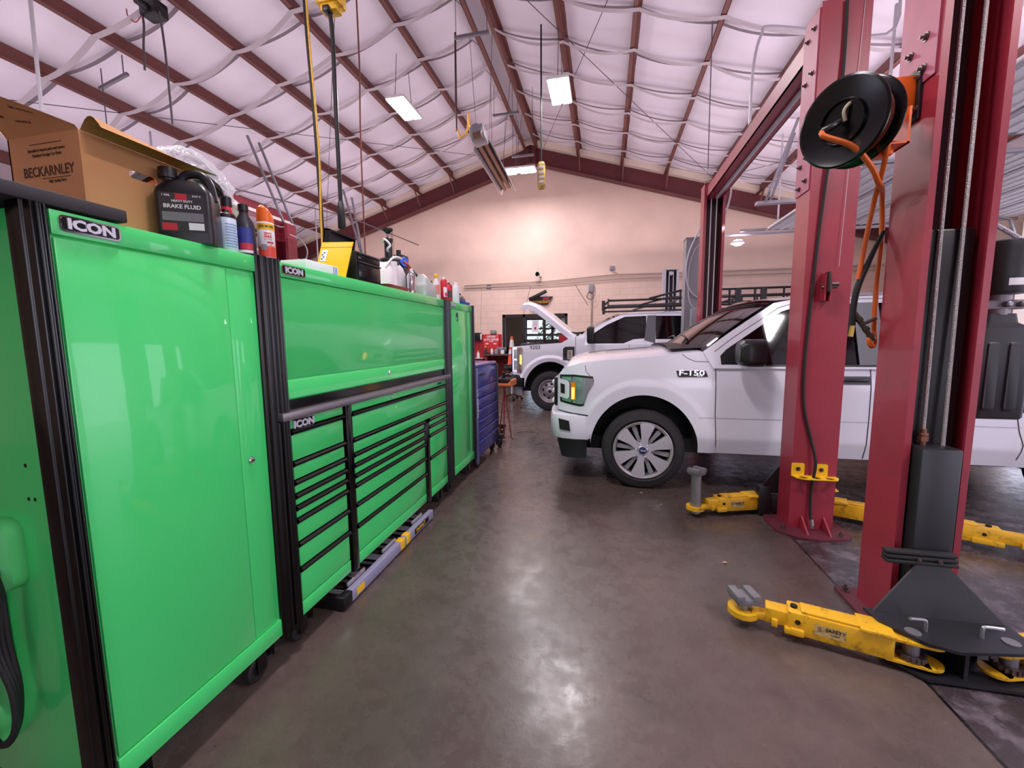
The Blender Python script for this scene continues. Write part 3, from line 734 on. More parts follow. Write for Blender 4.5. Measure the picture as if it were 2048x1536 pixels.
# silver can
c = (-1.535, 3.17, ZT)
t = thing('solvent_can', 'silver metal can with a cone top', 'can', c)
mb = MB(); mb.rings([[(c[0]+a, c[1]+b_, ZT+z) for a, b_ in rrect(.055*k, .09*k, .02*k, 4)] for z, k in ((0, 1), (.14, 1), (.178, .45), (.182, .25))]); obj('can', mb, chrome, t)
obj('cap', MB().cyl((c[0], c[1], ZT+.178), (c[0], c[1], ZT+.20), .012), white_pl, t)
# engine cover pieces
t = thing('engine_part', 'black engine manifold lying behind the clear jug', 'car part', (-1.80, 3.76, ZT))
mb = MB()
for k in range(5): mb.tube([(-1.92+.02*k, 3.56+.08*k, ZT+.02), (-1.82, 3.57+.08*k, ZT+.27-.012*k*k), (-1.72, 3.60+.07*k, ZT+.20-.01*k*k)], .04, 10, 4)
mb.box(-1.96, -1.72, 3.55, 4.0, ZT, ZT+.10, .015); obj('manifold', mb, black_pl, t)
mb = MB(); mb.box(-1.745, -1.69, 3.66, 3.72, ZT+.19, ZT+.23, .01); obj('connector', mb, grey_paint, t)
obj('connector', MB().box(-1.745, -1.69, 3.78, 3.83, ZT+.18, ZT+.22, .01), grey_paint, t)
# clear jug
jugm = bpy.data.materials.new('cloudy plastic'); jugm.use_nodes = True
b = jugm.node_tree.nodes['Principled BSDF']; b.inputs['Base Color'].default_value = rgb('C9CBC9'); b.inputs['Roughness'].default_value = .25; b.inputs['Alpha'].default_value = .72
c = (-1.585, 3.50, ZT)
t = thing('clear_jug', 'empty cloudy plastic jug with no lid beside the silver can', 'jug', c)
mb = MB(); mb.rings([[(c[0]+a+o*.3, c[1]+b_+o, ZT+z) for a, b_ in rrect(.16*k, .25*k2, .03*k, 4)] for z, k, k2, o in ((0, .95, .95, 0), (.01, 1, 1, 0), (.10, 1, .98, 0), (.18, .5, .3, -.01), (.205, .25, .1, -.02))]); obj('bottle', mb, jugm, t)
mb = MB(); mb.lathe([(.03, 0), (.032, .005), (.032, .045), (.02, .048)], (-1.61, 3.685, ZT+.128)); mb.cyl((-1.61, 3.685, ZT), (-1.61, 3.685, ZT+.13), .028); solo('spray_bottle', mb, lid, 'squat black capped bottle behind the clear jug', 'bottle')
c = (-1.53, 3.665, ZT)
t = bottle('sanitizer_bottle', 'pink labelled bottle with yellow cap at the end of the hutch', 'bottle', c, [(.028, 0), (.03, .006), (.03, .13), (.027, .155), (.016, .18), (.014, .20)], mat('pale clear bottle', 'E0D4DC', .25), [(.018, .197), (.019, .2), (.019, .228), (.01, .232)], yellow)
obj('label', label_patch(c, .0305, ZT+.045, ZT+.13, -1.6, 1.2), mat('salmon label', 'D98270', .45), t)
c = (-1.52, 3.825, ZT+.0065)
t = bottle('cleaner_can', 'red and white spray can beside the yellow capped bottle', 'spray can', c, [(.03, 0), (.032, .003), (.032, .18), (.024, .196)], red_pl, [(.012, .194), (.012, .214), (.006, .22)], white_pl)
l_ = obj('label', label_patch(c, .0325, c[2]+.03, c[2]+.12, -1.3, .7), white_pl, t)
obj('pink_panel', label_patch(c, .0328, c[2]+.035, c[2]+.07, -1.0, .4), mat('label pink', 'E8407A', .4), l_)
c = (-1.56, 4.06, ZT)
t = bottle('brake_cleaner_can', 'red spray can with dark label left of the tall white aerosol', 'spray can', c, [(.034, 0), (.036, .003), (.036, .17), (.026, .185)], red_pl, [(.014, .183), (.014, .2), (.006, .204)], lid)
obj('label', label_patch(c, .0366, ZT+.05, ZT+.12, -1.7, -.3), mat('dark label', '3A3030', .4), t)
c = (-1.545, 4.225, ZT)
t = bottle('white_aerosol', 'tall plain white aerosol on the far green locker', 'spray can', c, [(.034, 0), (.036, .004), (.036, .16), (.03, .185), (.02, .195)], mat('white can', 'DEDCE6', .3), [(.021, .194), (.021, .22), (.012, .224)], white_pl)
t = thing('grey_jug', 'dark grey fluid jug in a blue tray on the far green locker', 'jug', (-1.58, 4.44, ZT+.03))
mb = MB(); mb.rings([[(-1.58+a, 4.42+b_, ZT+.03+z) for a, b_ in rrect(.1*k, .18*k, .03, 4)] for z, k in ((0, 1), (.04, 1), (.065, .8), (.08, .5))]); mb.tube([(-1.58, 4.34, ZT+.09), (-1.58, 4.34, ZT+.125), (-1.58, 4.40, ZT+.13), (-1.58, 4.46, ZT+.11), (-1.58, 4.49, ZT+.07)], .015, 8, 4)
obj('bottle', mb, mat('grey jug plastic', '4A4C54', .4), t); obj('cap', MB().cyl((-1.58, 4.34, ZT+.12), (-1.58, 4.34, ZT+.15), .02), lid, t)
mb = MB(); mb.rings([[(-1.57+a, 4.42+b_, ZT+z) for a, b_ in rrect(.16*k, .26*k, .03, 4)] for z, k in ((0, .9), (.035, 1), (.035, .95), (.028, .88))]); solo('blue_tray', mb, mat('tray blue', '2048B8', .4), 'small blue tray on the far green locker', 'tray')

# ---- ladder lying under the roller chest
rail = mat('grey fibreglass', '8E8CA8', .45); t = thing('folding_ladder', 'folded grey and yellow ladder lying on the floor under the green chest', 'ladder', (-1.55, 2.6, 0))
for x in (-1.445, -1.83):
    obj('rail', MB().box(x-.03, x+.012, 1.97, 3.22, .012, .082, .004), rail, t)
mb = MB()
for y in (2.02, 2.22, 2.44, 2.66, 2.88, 3.1): 
    mb = MB(); mb.box(-1.815, -1.475, y-.045, y+.045, .05, .062); mb.box(-1.815, -1.475, y-.045, y-.035, .03, .062); mb.box(-1.815, -1.475, y+.035, y+.045, .03, .062)
    for q in (-.02, 0, .02): mb.box(-1.815, -1.475, y+q-.004, y+q+.004, .062, .067)
    obj('tread', mb, mat('dark aluminium', 'A09CA6', .4, metal=.2), t)
for y in (2.0, 2.66, 2.75):
    obj('bracket', MB().box(-1.478, -1.428, y-.03, y+.03, .015, .088, .004), yellow if y > 2.2 else black_pl, t)
for a in (2.15, 2.55, 3.0): obj('spreader', MB().box(-1.49, -1.475, a-.09, a+.09, .083, .105, .003, ), grey_paint, t)
obj('end_cap', MB().box(-1.85, -1.43, 1.95, 1.985, .01, .085, .004), black_pl, t)
mb = MB(); mb.box(-1.4325, -1.4318, 2.08, 2.16, .025, .07); obj('label', mb, yellow, t); obj('label', MB().box(-1.4325, -1.4318, 2.86, 3.12, .025, .07), lid, t)
obj('lettering', text_mb('DeWALT', (-1.4315, 2.97, .047), (0, 1, 0), (0, 0, 1), .04, .0002, .02), yellow, t)

# ---- green lamp with coiled cord on the side of the near locker
t = thing('cord_holder', 'green plastic cord holder with coiled black cable on the locker side', 'cable', (-1.80, .80, .40))
mb = MB(); mb.rings([[(-1.80+a, y, .93+b_) for a, b_ in rrect(.27*k, .215*k, .05, 5)] for y, k in ((.828, 1), (.79, 1), (.775, .9))]); mb.box(-1.86, -1.775, .80, .828, .42, .88, .012)
mb.rings([[(-1.87+a, y, .36+b_) for a, b_ in rrect(.10*k, .16*k, .04, 5)] for y, k in ((.828, 1), (.79, 1), (.775, .9))]); obj('holder', mb, mat('faded green plastic', '4FBE6A', .5), t)
obj('clip', MB().box(-1.77, -1.735, .755, .776, .90, .975, .003), chrome, t)
for k in range(4):
    o = .008*k
    mb = MB(); mb.tube([(-1.78-o, .765-o*.4, .93), (-1.70+o, .76-o, .925-o), (-1.66+o*.5, .762-o*.6, .86), (-1.665-o, .765-o, .70), (-1.66+.5*o, .77-o, .55), (-1.69+o, .77-o, .42), (-1.77, .77-o, .33+o), (-1.85, .77, .42), (-1.82+o, .765-o, .65), (-1.80, .765, .88)], .007, 7, 5)
    obj('cable', mb, rubber, t)

# ---- blue tool cabinet beyond the green row
bx = -1.459
t = thing('tool_cabinet', 'dark blue rolling tool cabinet just beyond the green lockers', 'tool cabinet', (bx-.25, 5.1, 0))
mb = MB(); mb.box(bx-.5, bx-.02, 4.62, 5.58, .11, 1.20, .004); mb.box(bx-.5, bx-.01, 4.63, 5.57, 1.20, 1.24, .01); obj('body', mb, blue_paint, t)
obj('corner_post', MB().box(bx-.03, bx+.004, 4.61, 4.66, .06, 1.20, .006), mat('blue grey post', '5A5F8C', .35, coat=.3), t); obj('corner_post', MB().box(bx-.03, bx+.006, 5.54, 5.60, .06, 1.20, .006), black_pl, t)
zl = [1.195, .965, .83, .70, .565, .44, .315]
for i, z in enumerate(zl):
    z0 = zl[i+1]+.008 if i+1 < len(zl) else .13
    d = obj('drawer', MB().box(bx-.02, bx-.001, 4.665, 5.535, z0, z-.012, .004), blue_paint, t)
    if i: obj('drawer_pull', MB().box(bx-.004, bx+.012, 4.665, 5.535, z-.016, z-.002, .003), mat('pull blue', '4A4EA8', .25, coat=.5), d)
obj('plate', MB().box(bx-.001, bx+.002, 4.72, 4.98, 1.10, 1.13, .002), black_pl, t)
obj('lettering', text_mb('U.S. GENERAL', (bx+.0045, 4.635, .78), (0, 0, -1), (0, 1, 0), .055, .0004, .02), white_pl, t)
for x in (bx-.06, bx-.44):
    for y in (4.72, 5.45): caster(t, x, y, .11, .05)
# ------------------------------------------------------------------ pickup trucks (front towards -X, near side towards the camera)
def interp(tab, x):
    if x <= tab[0][0]: return tab[0][1]
    for (a, p), (b_, q) in zip(tab, tab[1:]):
        if x <= b_:
            t = (x-a)/(b_-a); return p+(q-p)*t
    return tab[-1][1]
seam_m = mat('panel gap', '2A282C', .7); lamp_clear = mat('lamp reflector', 'B9BAC4', .12, metal=.8); amber = mat('amber lamp', 'F08A10', .3); amber_on = mat('lit amber lamp', 'FFB640', .4, emis=3.)
tire_m = mat('tyre rubber', '232124', .75, var=.15, bump=.1, bscale=60)
class Truck:
    def __init__(s, P): s.__dict__.update(P)
    def hw(s, x):
        h = s.W
        if x < s.xc0:
            t = min((s.xc0-x)/(s.xc0-s.x0), 1); h -= s.round*t**2.6
        return h
    def side(s, x, z):
        """half width of the body skin at (x, z)"""
        h = s.hw(x)
        if z < s.zlow: h -= (s.zlow-z)*.28
        if z > s.zsh: h -= (z-s.zsh)**1.5*s.tumble
        r = min(math.hypot(x-s.xw, (z-s.zw)*.94), math.hypot(x-s.xr, (z-s.zw)*.94))
        if z > s.zw-.05:
            k = (r-s.ar-.11)/.05
            if k < 1: h += s.flare*(1-max(k, 0))*(.75+.25*min(1, max(0, (r-s.ar)/.1)))
        return h
    def zbot(s, x):
        z = s.zb if x > s.xw else s.zbf+max(0, (s.xw-s.ar-.05-x))*.22
        for xw in (s.xw, s.xr):
            d = (x-xw)/s.ar
            if abs(d) < 1: z = s.zw+(s.ah)*math.sqrt(1-d*d)
        return z
    def stations(s):
        X = [s.x0+(s.xw-s.ar-s.x0)*k/18 for k in range(18)]
        for xw in (s.xw, s.xr): X += [xw-s.ar*cos(PI*k/44) for k in range(45)]
        a = s.xw+s.ar
        while a < s.xr-s.ar: X.append(a); a += .03 if a < s.xw+s.ar+.24 or a > s.xr-s.ar-.24 else .1
        a = s.xr+s.ar
        while a < s.xend: X.append(a); a += .12
        X += [s.xend, s.xcut-.001, s.xcut+.001]
        return sorted(set(round(x, 4) for x in X))
    def loft(s, X, ztop, crown, nr=44, nt=8, lo=None):
        mb = MB(); R = []
        for x in X:
            zb, zt = (lo or s.zbot)(x), ztop(x); half = []
            for k in range(nr+1):
                z = zb+(zt-zb)*k/nr; half.append((s.side(x, z), z))
            ye = half[-1][0]
            for k in range(1, nt+1):
                y = ye*(1-k/nt); half.append((y, zt+crown(x)*(1-(y/ye)**3)))
            near = [(x, s.cy-y, z) for y, z in half]; far = [(x, s.cy+y, z) for y, z in reversed(half[:-1])]
            R.append(near+far)
        V = mb.rings(R, close=False)
        mb.bm.faces.new(V[0]); mb.bm.faces.new(list(reversed(V[-1])))
        return mb
    def patch(s, poly, eps=.004, cuts=3, sgn=-1, yf=None):
        mb = MB(); f = mb.face([(u, 0, v) for u, v in poly])
        bmesh.ops.triangulate(mb.bm, faces=[f])
        if cuts: bmesh.ops.subdivide_edges(mb.bm, edges=list(mb.bm.edges), cuts=cuts, use_grid_fill=True)
        for v in mb.bm.verts:
            h = (yf or s.side)(v.co.x, v.co.z); v.co.y = s.cy+sgn*(h+eps)
        return mb
    def seam(s, pts, w=.006, sgn=-1, eps=.002):
        mb = MB()
        for (x0, z0), (x1, z1) in zip(pts, pts[1:]):
            d = math.hypot(x1-x0, z1-z0); nx, nz = -(z1-z0)/d*w/2, (x1-x0)/d*w/2; n = max(2, int(d/.04))
            L_ = []
            for k in range(n+1):
                t = k/n; x, z = x0+(x1-x0)*t, z0+(z1-z0)*t
                L_.append([(x+q*nx, s.cy+sgn*(s.side(x, z)+eps), z+q*nz) for q in (-1, 1)])
            V = [[mb.bm.verts.new(p) for p in r] for r in L_]
            for a, b_ in zip(V, V[1:]): mb.bm.faces.new((a[0], b_[0], b_[1], a[1]))
        return mb
def wheel(parent, c, R, W, rimr, kind, sgn, tagname='wheel'):
    """c = centre of the outer face; axle along Y, outer face towards sgn"""
    w = bpy.data.objects.new(tagname, None); C.objects.link(w); w.parent = parent; w.location = Vector(c)-parent.location
    ax = (0, sgn, 0); mb = MB()
    mb.lathe([(rimr, -.02), (rimr+.02, .0), (R-.09, .012), (R-.03, -.004), (R-.004, -.035), (R, -.07), (R, -W+.05), (R-.03, -W), (rimr, -W)], c, ax, 56, loop=True)
    for k in range(64):
        a = 2*PI*k/64
        M = Matrix.Translation(c) @ Matrix.Rotation(a, 4, 'Y')
        mb.box(-.008, .008, -.03, .03, R-.03, R+.001, M=M @ Matrix.Translation((0, -sgn*.062, 0)))
    obj('tire', mb, tire_m, w)
    if kind == 'alloy':
        al = mat('machined alloy', 'C9C6CC', .28, metal=.7); dk = mat('dark alloy pocket', '3A383E', .4, metal=.5)
        mb = MB(); mb.lathe([(rimr+.006, .004), (rimr, .006), (rimr-.022, -.002), (rimr-.03, -.05), (rimr-.03, -.14), (.02, -.15)], c, ax, 56, caps=(False, True)); obj('rim', mb, al, w)
        mb = MB(); mb.lathe([(rimr-.035, -.10), (.02, -.10), (.02, -.11), (rimr-.035, -.11)], c, ax, 40); obj('brake_disc', mb, mat('dark disc', '2A282C', .5, metal=.4), w)
        for k in range(6):
            a = 2*PI*k/6+.16
            M = Matrix.Translation(c) @ Matrix.Rotation(a*1, 4, 'Y')
            o0, o1 = (-.03, .004) if sgn < 0 else (-.004, .03)
            y = lambda q: sgn*q
            mb = MB()
            P = [(-.040, .05), (-.034, .12), (-.072, rimr-.028), (-.05, rimr-.006), (.05, rimr-.006), (.072, rimr-.028), (.034, .12), (.040, .05)]
            mb.prism(P, lambda u, v: (u, y(-.03), v), lambda u, v: (u, y(.0+.004*(v > .2)), v)); mb.xf(M); obj('spoke', mb, al, w)
            M2 = Matrix.Translation(c) @ Matrix.Rotation(a+PI/6, 4, 'Y')
            mb = MB(); mb.prism([(-.014, .07), (-.024, rimr-.05), (-.02, rimr-.03), (.02, rimr-.03), (.024, rimr-.05), (.014, .07)], lambda u, v: (u, y(-.05), v), lambda u, v: (u, y(-.022), v)); mb.xf(M2); obj('spoke', mb, grey_paint, w)
            mb = MB(); mb.lathe([(.017, -.02), (.016, .0), (.009, .008)], (c[0]+.066*sin(a+PI/6), c[1], c[2]+.066*cos(a+PI/6)), ax, 12); obj('lug_nut', mb, chrome, w)
        mb = MB(); mb.lathe([(.055, -.03), (.05, .0), (.044, .006), (.01, .008)], c, ax, 32); h = obj('hub_cap', mb, al, w)
        mb = MB(); mb.lathe([(.038, .006), (.038, .010), (.004, .012)], c, ax, 28); obj('emblem', mb, mat('emblem navy', '1A2A55', .25), h)
        obj('lettering', text_mb('Ford', (c[0], c[1]+sgn*.0125, c[2]), (-sgn, 0, 0), (0, 0, 1), .026, .0004, .01, shear=.3), chrome, h)
    else:
        st = mat('steel wheel', 'A49DA6', .4, metal=.5); mb = MB()
        mb.lathe([(rimr+.005, .004), (rimr-.01, .006), (rimr-.025, -.01), (rimr-.04, -.04), (rimr-.07, -.05), (.11, -.03), (.10, .0), (.02, .004)], c, ax, 48, caps=(False, True)); obj('rim', mb, st, w)
        for k in range(8):
            a = 2*PI*k/8+.2; M = Matrix.Translation(c) @ Matrix.Rotation(a, 4, 'Y')
            mb = MB(); mb.prism(rrect(.06, .034, .014, 3, 0, .152), lambda u, v: (u, sgn*-.048, v), lambda u, v: (u, sgn*-.030, v)); mb.xf(M); obj('vent_slot', mb, darkblack, w)
        mb = MB(); mb.lathe([(.075, -.02), (.072, .02), (.05, .03), (.045, .028), (.03, .032), (.004, .034)], c, ax, 32); h = obj('hub_cap', mb, st, w)
        mb = MB(); mb.lathe([(.034, .03), (.034, .035), (.004, .036)], c, ax, 20); obj('emblem', mb, black_pl, h)
    return w
def glass_panel(parent, poly, T, yf, name='window_glass', eps=-.02):
    for sg in (-1, 1):
        mb = T.patch(poly, eps, 0, sg, yf); obj(name, mb, glass_dark, parent)

# ---- white half ton pickup in front
A = Truck(dict(x0=-.50, xc0=-.08, xw=.385, xr=4.06, xend=5.15, xcut=1.03, W=.972, round=.20, zlow=.55, zsh=1.04, tumble=.34, flare=.02, ar=.525, ah=.565, zw=.405, zb=.40, zbf=.50, cy=5.285))
ta = thing('pickup_truck', 'white half ton pickup with alloy wheels parked behind the red lift columns', 'truck', (2.2, 5.285, 0))
HT = [(-.50, 1.10), (-.485, 1.16), (-.45, 1.20), (-.38, 1.245), (-.25, 1.285), (0, 1.315), (.4, 1.345), (.8, 1.385), (1.03, 1.405)]
zt = lambda x: interp(HT, x) if x <= 1.03 else (1.262 if x < 3.45 else 1.30)
cr = lambda x: .075*min(1, max(0, (x+.5)/.12)) if x <= 1.03 else .0
mb = A.loft(A.stations(), zt, cr); obj('body', mb, white_paint, ta, ang=40)
mb = MB(); mb.box(-.35, 5.0, A.cy-.66, A.cy+.66, .34, .98); mb.box(-.42, 5.1, A.cy-.80, A.cy+.80, .36, .5)
for xw in (A.xw, A.xr):
    for sg in (-1, 1):
        R = [[(xw-r*cos(PI*k/20), A.cy+sg*y, A.zw+r*1.07*sin(PI*k/20)-.03*(k in (0, 20))) for k in range(21)] for r, y in ((.522, .955), (.53, .62))]
        mb.rings(R, close=False)
obj('underbody', mb, mat('black underbody', '0E0D0F', .8), ta)
for sg in (-1, 1):
    for xw in (A.xw, A.xr): wheel(ta, (xw, A.cy+sg*.985, .405), .408, .27, .288, 'alloy', sg)
# bumper swept round the front
path = [(-.16, .985), (-.30, .985), (-.44, .955), (-.535, .885), (-.575, .78), (-.61, .5), (-.625, 0)]
path = path+[(x, -y) for x, y in reversed(path[:-1])]
def sweep(prof, path, cy):
    mb = MB(); R = []
    for i, (x, y) in enumerate(path):
        a, b_ = path[max(i-1, 0)], path[min(i+1, len(path)-1)]; dx, dy = b_[0]-a[0], b_[1]-a[1]; l = math.hypot(dx, dy)
        nx, ny = dy/l, -dx/l
        if nx*(x-1)+ny*y < 0: nx, ny = -nx, -ny
        R.append([(x+nx*o, cy-(y+ny*o), z) for o, z in prof])
    mb.rings(R); return mb
b = obj('front_bumper', sweep([(-.10, .475), (-.04, .475), (-.012, .49), (.0, .54), (.0, .70), (-.012, .735), (-.05, .748), (-.10, .748)], path, A.cy), white_paint, ta)
for sg in (-1, 1):
    mb = MB(); yb = .93
    mb.prism([(-.472, .70), (-.36, .685), (-.345, .575), (-.46, .59)], lambda u, v: (u, A.cy+sg*(.99-.22*max(0, (-.36-u)) ), v), lambda u, v: (u, A.cy+sg*(.978-.5*max(0, -.36-u)+.012), v)); obj('fog_lamp_recess', mb, darkblack, b)
mb = sweep([(-.12, .25), (-.09, .25), (-.035, .48), (-.10, .48)], [(-.17, .93)]+[(x+.02, y*.96) for x, y in path[1:-1]]+[(-.17, -.93)], A.cy); obj('air_dam', mb, mat('grey black plastic', '2B2E32', .5), ta)
# grille
g = obj('grille', MB().box(-.56, -.44, A.cy-.62, A.cy+.62, .78, 1.11, .02), black_pl, ta)
for z in (.84, .95, 1.05): obj('grille_bar', MB().box(-.585, -.50, A.cy-.60, A.cy+.60, z-.022, z+.022, .01), white_paint, g)
for sg in (-1, 1):
    HP = [(-.462, 1.155), (-.30, 1.165), (-.115, 1.150), (-.105, 1.095), (-.165, .985), (-.205, .845), (-.24, .835), (-.455, .862)]
    h = obj('headlight', A.patch([(x*1.03, z) for x, z in HP], .004, 4, sg), black_pl, ta)
    obj('reflector', A.patch([(x*.96-.01, .998+(z-.998)*.86) for x, z in HP], .007, 4, sg), lamp_clear, h)
    obj('reflector', A.patch([(-.23, 1.135), (-.13, 1.125), (-.125, 1.09), (-.185, .985), (-.215, .88), (-.25, .88), (-.225, 1.0), (-.21, 1.07)], .010, 3, sg), mat('grey lens', '83868E', .1, coat=1.), h)
    obj('turn_signal', A.patch([(-.345, 1.085), (-.295, 1.085), (-.298, .90), (-.345, .895)], .012, 2, sg), amber, h)
    obj('turn_signal', A.patch([(-.338, 1.03), (-.308, 1.03), (-.31, .91), (-.338, .91)], .016, 2, sg), amber_on, h)
    cpoly = [(-.487, 1.115), (-.385, 1.10), (-.362, 1.075), (-.362, .93), (-.385, .905), (-.487, .92)]
    cb = obj('headlight_bracket', A.patch(cpoly, .022, 3, sg), white_paint, h)
    obj('slot', A.patch([(-.465, 1.065), (-.413, 1.055), (-.413, .955), (-.462, .962)], .025, 2, sg), darkblack, cb)
    # rocker crease, its shade painted as a strip; then panel gaps
    mb = A.seam([(.90, .757), (2.35, .757), (3.45, .75)], .008, sg); obj('crease_shade', mb, mat('shaded white', 'B9B6C2', .3), ta)
    mb = A.seam([(1.035, 1.405), (1.045, 1.2), (1.05, .8), (1.075, .41)], .008, sg); mb.add(A.seam([(2.33, 1.26), (2.335, .8), (2.33, .41)], .008, sg)); mb.add(A.seam([(3.36, 1.26), (3.40, .9), (3.46, .60), (3.44, .47)], .008, sg))
    mb.add(A.seam([(-.145, 1.155), (-.19, 1.20), (-.20, 1.262)], .005, sg)); mb.add(A.seam([(1.02, 1.30), (.86, 1.305), (.80, 1.33), (.74, 1.375)], .005, sg))
    mb.add(A.seam([(-.50, .765), (-.3, .752), (-.165, .745)], .014, sg)); obj('panel_gap', mb, seam_m, ta)
    for k, hx in enumerate((2.20, 3.22)):
        d = obj('door_handle', A.patch([(hx-.12, 1.175), (hx+.125, 1.175), (hx+.125, 1.10), (hx-.12, 1.10)], .006, 2, sg), mat('handle recess', '4A4A52', .3), ta)
        mb = MB(); y = A.cy+sg*(A.side(hx, 1.14)+.018); mb.box(hx-.11, hx+.11, y-.012, y+.012, 1.125, 1.16, .008); obj('grip', mb, mat('handle black', '1C1C20', .25), d)
    # badge
    bd = obj('badge', A.patch([(.685, 1.215), (.955, 1.215), (.975, 1.16), (.70, 1.155)], .008, 3, sg), lid, ta)
    r_ = (1, 0, 0) if sg < 0 else (-1, 0, 0)
    obj('lettering', text_mb('F-150', (.825, A.cy+sg*(A.side(.825, 1.19)+.012), 1.192), r_, (0, 0, 1), .072, .002, .02, sx=1.45), chrome, bd)
    obj('lettering', text_mb('STX', (.90, A.cy+sg*(A.side(.90, 1.165)+.012), 1.1655), r_, (0, 0, 1), .02, .002, .02, sx=1.45), chrome, bd)
# greenhouse
def cabside(hb, ht, zb, zt_): return lambda x, z: hb+(ht-hb)*(z-zb)/(zt_-zb)
ya = cabside(.962, .745, 1.25, 1.90)
OUT = [(1.02, 1.24), (.93, 1.40), (1.18, 1.585), (1.58, 1.862), (1.80, 1.90), (2.6, 1.915), (3.22, 1.90), (3.34, 1.85), (3.44, 1.24)]
WF = [(1.09, 1.275), (1.085, 1.36), (1.14, 1.42), (1.64, 1.775), (1.78, 1.825), (2.25, 1.84), (2.25, 1.275)]
WR = [(2.43, 1.275), (2.43, 1.84), (3.06, 1.835), (3.16, 1.80), (3.25, 1.275)]
for sg in (-1, 1):
    mb = MB(); mb.prism(OUT, lambda u, v: (u, A.cy+sg*ya(u, v), v), lambda u, v: (u, A.cy+sg*(ya(u, v)-.05), v), [WF, WR]); obj('cab_frame', mb, white_paint, ta, ang=25)
    obj('pillar_trim', A.patch([(2.24, 1.262), (2.24, 1.845), (2.44, 1.845), (2.44, 1.262)], .003, 0, sg, ya), mat('pillar trim', '6E7078', .35), ta)
    obj('sail_trim', A.patch([(1.075, 1.262), (1.075, 1.36), (1.13, 1.425), (1.30, 1.535), (1.30, 1.262)], -.006, 0, sg, ya), black_pl, ta)
    obj('window_trim', A.patch([(1.30, 1.262), (1.30, 1.278), (3.26, 1.278), (3.26, 1.262)], .004, 0, sg, ya), black_pl, ta)
    mb = A.seam([(0, 0), (0, .001)]) if False else MB()
    for (a, b_) in zip([(1.035, 1.40), (1.20, 1.53), (1.62, 1.815), (1.80, 1.868), (2.33, 1.88)], [(1.20, 1.53), (1.62, 1.815), (1.80, 1.868), (2.33, 1.88), (3.2, 1.875)]):
        mb.tube([(a[0], A.cy+sg*(ya(*a)+.0005), a[1]), (b_[0], A.cy+sg*(ya(*b_)+.0005), b_[1])], .003, 5)
    obj('door_gap', mb, seam_m, ta)
glass_panel(ta, WF, A, ya); glass_panel(ta, WR, A, ya)
def grid_roof(T, parent, xf, zf, x1, hwf, zc1, crown, m, name):
    mb = MB()
    def f(u, v):
        y = (2*v-1); h = hwf; x = xf(y)+(x1-xf(y))*u
        return (x, T.cy+y*h, zf+crown*(1-abs(y)**2.4)*(.55+.45*min(1, u*3))+(zc1-zf)*sin(PI*min(max(u, 0), 1)) )
    mb.grid(f, 16, 16); return obj(name, mb, m, parent, ang=50)
roofx = lambda y: 1.585-.13*(1-y*y)
grid_roof(A, ta, roofx, 1.885, 3.36, .755, 1.915, .07, white_paint, 'roof')
mb = MB(); mb.grid(lambda u, v: ((.93-.20*(1-(2*v-1)**2))*(1-u)+roofx(2*v-1)*u, A.cy+(2*v-1)*(.90*(1-u)+.745*u), (1.405+.065*(1-abs(2*v-1)**3))*(1-u)+(1.885+.0385*(1-abs(2*v-1)**2.4))*u+.03*sin(PI*u)), 10, 16)
ws = obj('windshield', mb, mat('windscreen glass', '100D0A', .03, coat=.5, spec=.8), ta)
mb = MB(); mb.grid(lambda u, v: (3.36+.10*u, A.cy+(2*v-1)*(.755+.2*u), 1.885-.63*u+.05*(1-u)*(1-(2*v-1)**2)), 4, 6); obj('rear_glass', mb, glass_dark, ta)
mb = MB(); mb.grid(lambda u, v: (.62+.33*u-.02*(1-(2*v-1)**2)*0, A.cy+(2*v-1)*.84, 1.425+.05*(1-abs(2*v-1)**3)+.012*u-.0), 3, 12); obj('cowl', mb, black_pl, ta)
for q in (-.55, .15):
    mb = MB(); mb.tube([(.80, A.cy+q, 1.48), (.84, A.cy+q+.05, 1.53), (.86, A.cy+q+.35, 1.56), (.84, A.cy+q+.6, 1.535)], [.012, .01, .009, .006], 6, 4); obj('wiper', mb, black_pl, ta)
obj('inspection_sticker', MB().grid(lambda u, v: (.985+.06*v-.003, A.cy-.70+.06*u, 1.475+.045*v+.004), 1, 1), mat('sticker green', '7AB39A', .5), ta)
for sg in (-1, 1):
    y0 = A.cy+sg*1.07; mb = MB(); ym = A.cy+sg*1.165
    mb.rings([[(x, ym+a, 1.395+b_) for a, b_ in rrect(.225*k, .245*k, .06, 5)] for x, k in ((1.17, .72), (1.20, .93), (1.26, 1.0), (1.36, 1.0), (1.375, .96))]); m_ = obj('side_mirror', mb, mat('mirror black', '1B1C1F', .32), ta)
    mb = MB(); mb.tube([(1.26, A.cy+sg*.93, 1.335), (1.26, A.cy+sg*1.08, 1.335)], .032, 10); obj('mirror_arm', mb, black_pl, m_)
    mb = MB(); mb.prism([(ym+a, 1.395+b_) for a, b_ in rrect(.19, .21, .05, 5)], lambda u, v: (1.376, u, v), lambda u, v: (1.379, u, v)); obj('mirror_glass', mb, chrome, m_)

